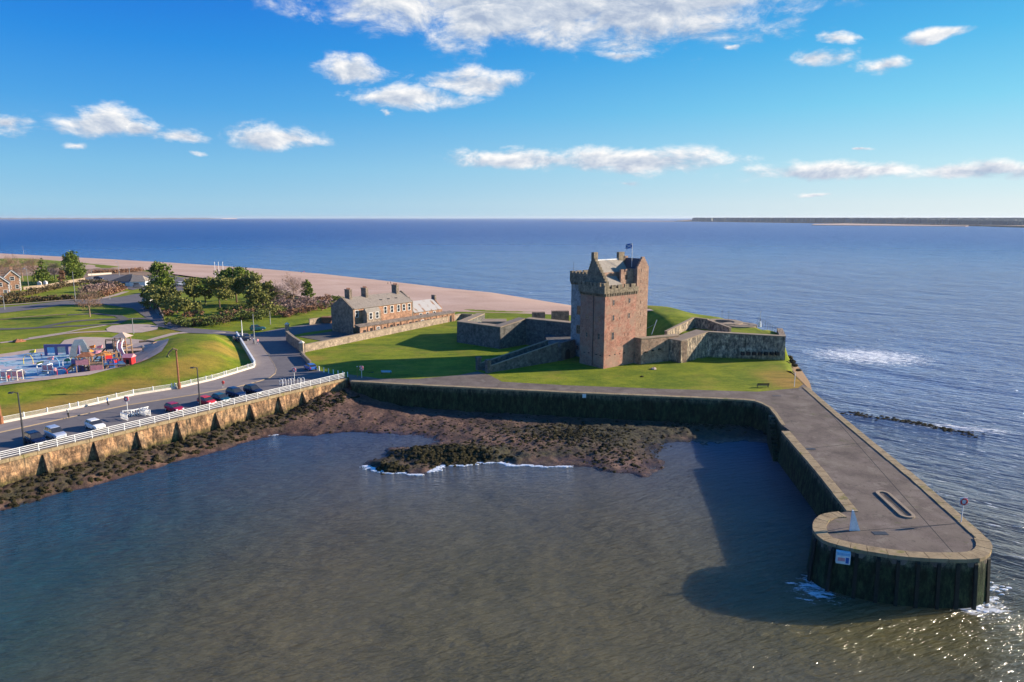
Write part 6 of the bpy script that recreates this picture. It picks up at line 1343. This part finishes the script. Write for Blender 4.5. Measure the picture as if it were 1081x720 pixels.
tree(250,319,14.5,14,'flat','tallest of the windswept pines on the lawn','pine',5500,seed=2); tree(262,321,13,12,'flat','windswept pine just right of the tallest one on the lawn','olive',4600,seed=6)
tree(272,331,11,11,'dome','olive pine at the right end of the group on the lawn','olive',4200,seed=1)
tree(325,315,7.6,7,'dome','small round green pine at the edge of the beach','pine',2400); tree(310,321,10.5,9.5,'bare','pale leafless tree left of the small round beach pine','mauve',1600,name='bare_tree')
tree(284,322,9.5,9,'dome','dense olive pine between the windswept pines and the pale leafless tree','olive',3600,seed=5); tree(239,317,11,10,'dome','dark green pine behind the slender bare-trunked pine','pine',3600,seed=9)
tree(294,321,7,8,'bare','low leafless tree left of the pale one by the beach','mauve',1400,name='bare_tree')
tree(95,334.5,8.0,9,'bare','small leafless tree alone on the park lawn','russet',1700,name='bare_tree')
for i,(px,py,h,w_,lab) in enumerate([(12,300,14,12,'tallest leafless tree behind the stone houses'),(24,297,11,11,'leafless tree just right of the tallest bare one behind the houses'),(37,296,12,9,'leafless tree behind the pointed pine'),(58,297,10,8,'leafless tree between the pointed and the round pine'),(1,299,11,9,'leafless tree at the very left edge')]):
    tree(px,py,h,w_,'bare',lab,['russet','mauve'][i%2],1700,name='bare_tree',seed=i)
def bush(px,py,w_,h,mat,label,n=700,size=.3):
    w_*=1.25; h*=1.25; n=int(n*1.4); rnd=random.Random(int(px*13+py*5)); p=at(px,py,5); zz=h1(p.x,p.y); e=empty('shrub',(p.x,p.y,zz),0,label,'shrub','shrubs between the park and the beach'); m_=MB()
    for _ in range(5):
        a=rnd.uniform(0,6.28); m_.tube([(0,0,-.2),(math.cos(a)*w_*.3,math.sin(a)*w_*.3,h*.7)],[.08,.03],4,False)
    m_.build('stem','bark',e,recalc=False); m_=MB()
    bl=[(rnd.gauss(0,.22)*w_,rnd.gauss(0,.22)*w_,h*rnd.uniform(.3,.6),w_*rnd.uniform(.2,.32),h/w_*.9) for _ in range(7)]
    leaves(m_,bl,n,size,rnd); m_.build('foliage',mat,e,recalc=False)
BL_=[(186,343,6,2.4,'bush'),(195,345,6,2.6,'bush'),(207,344,6,2.4,'hedge'),(218,344,7,3,'bush'),(228,343,7,3.2,'hedge'),(237,341,7,3.4,'bush'),(246,338,8,3.6,'russet'),(256,338,7,3.6,'bush'),(264,336,7,3.8,'russet'),(272,337,6,3,'bush'),(281,334,7,3.6,'olive'),(290,331,7,3,'olive'),
     (252,329,7,3.2,'bush'),(262,329,6,3.2,'bush'),(243,331,5,2.6,'bush'),(283,323,7,3.2,'mauve'),(292,326,7,3.6,'mauve'),(301,325,8,4.4,'mauve'),(310,328,8,3.6,'mauve'),(320,325,8,4.2,'mauve'),(330,323,8,3.6,'mauve'),(338,321,7,3.2,'russet'),(344,324,6,2.6,'mauve'),(301,334,6,2.0,'russet'),(311,332,6,2.0,'russet'),(322,329,6,2.0,'russet'),(334,327,6,2.0,'russet'),(288,315,8,3.6,'bush'),(300,316,7,3,'hedge'),(180,333,5,2.4,'russet'),(202,334,5,2.2,'russet'),(160,309,5,2.6,'olive'),(276,318,6,3,'mauve'),(340,316,8,2.0,'bush'),(352,318,7,1.8,'bush')]
side={'bush':'dark green','hedge':'brown green','russet':'reddish brown','olive':'olive green','mauve':'leafless mauve brown'}
BL_.sort()
for i,(px,py,w_,h,mt) in enumerate(BL_):
    where='under the pines' if px<215 else ('at the foot of the lawn pines' if px<275 else ('by the pale leafless tree' if px<316 else 'near the barracks end of the thicket'))
    bush(px,py,w_,h,mt,f"{'tall' if h>3.3 else ('low' if h<2.3 else 'mid-sized')} {side[mt]} shrub {where}, {i+1}{'th' if 3<i+1<21 or (i+1)%10 not in (1,2,3) else ['st','nd','rd'][(i+1)%10-1]} from the left")
def hedge(pts,w_,h,mat,label,n=2600):
    rnd=random.Random(len(label)); rs=resample([at(a,b,5) for a,b in pts],30); m_=MB(); c=rs[0]; 
    for k in range(n):
        i=rnd.randrange(29); p=rs[i].lerp(rs[i+1],rnd.random()); q=Vector((p.x-c.x+rnd.uniform(-1,1)*w_/2,p.y-c.y+rnd.uniform(-1,1)*w_/2,rnd.random()**.6*h*(.85+.3*math.sin(i*1.7))))
        a=Vector((rnd.gauss(0,1),rnd.gauss(0,1),rnd.gauss(0,.6))).normalized(); b=a.cross(Vector((rnd.gauss(0,1),rnd.gauss(0,1),rnd.gauss(0,1)))).normalized(); z=.42*rnd.uniform(.5,1.3); m_.face([q+a*z,q+b*z*.7,q-a*z*.8,q-b*z*.7])
    o=m_.build('hedge',mat,loc=(c.x,c.y,5),recalc=False); tag(o,label,'hedge')
hedge([(-20,321),(0,318),(30,312),(70,303),(100,300),(128,304)],3.4,2.6,'hedge','long brown hedge along the far side of the little green at the left',4500)
hedge([(-20,322),(0,321),(40,318),(90,315.5),(107,314)],2.6,1.9,'hedge','brown hedge along the near side of the little green beside the road',4000)
hedge([(107,313.5),(120,309.5),(131,305.5)],2.6,1.9,'russet','short reddish hedge at the right end of the little green',1800)
hedge([(8,315),(18,314)],3.0,1.8,'bush','short green hedge inside the little green near the houses',800)
hedge([(88,309),(100,308),(118,305)],5,3.0,'mauve','mauve brown thicket in the right corner of the little green',2600)
hedge([(98,289),(125,288),(150,286)],5,2.0,'russet','russet scrub between the car park and the beach',2200)
hedge([(120,300.5),(127,300)],2,1.4,'bush','low green hedge in front of the white cafe',400)

# thin sea air -----------------------------------------------------------
hm=bpy.data.materials.new('sea_air'); hm.use_nodes=True; ht=NT(hm.node_tree); ht.N.clear()
pvn=ht.n('ShaderNodeVolumePrincipled'); pvn.inputs['Color'].default_value=(.78,.88,1,1); pvn.inputs['Density'].default_value=3.4e-5; pvn.inputs['Anisotropy'].default_value=.2
on=ht.n('ShaderNodeOutputMaterial'); ht.L.new(pvn.outputs[0],on.inputs['Volume'])
M['haze']=hm; m_=MB(); m_.box(-27000,27000,-27000,27000,-4,62); tag(m_.build('haze','haze'),'thin bluish sea air over the firth','haze',kind='stuff')
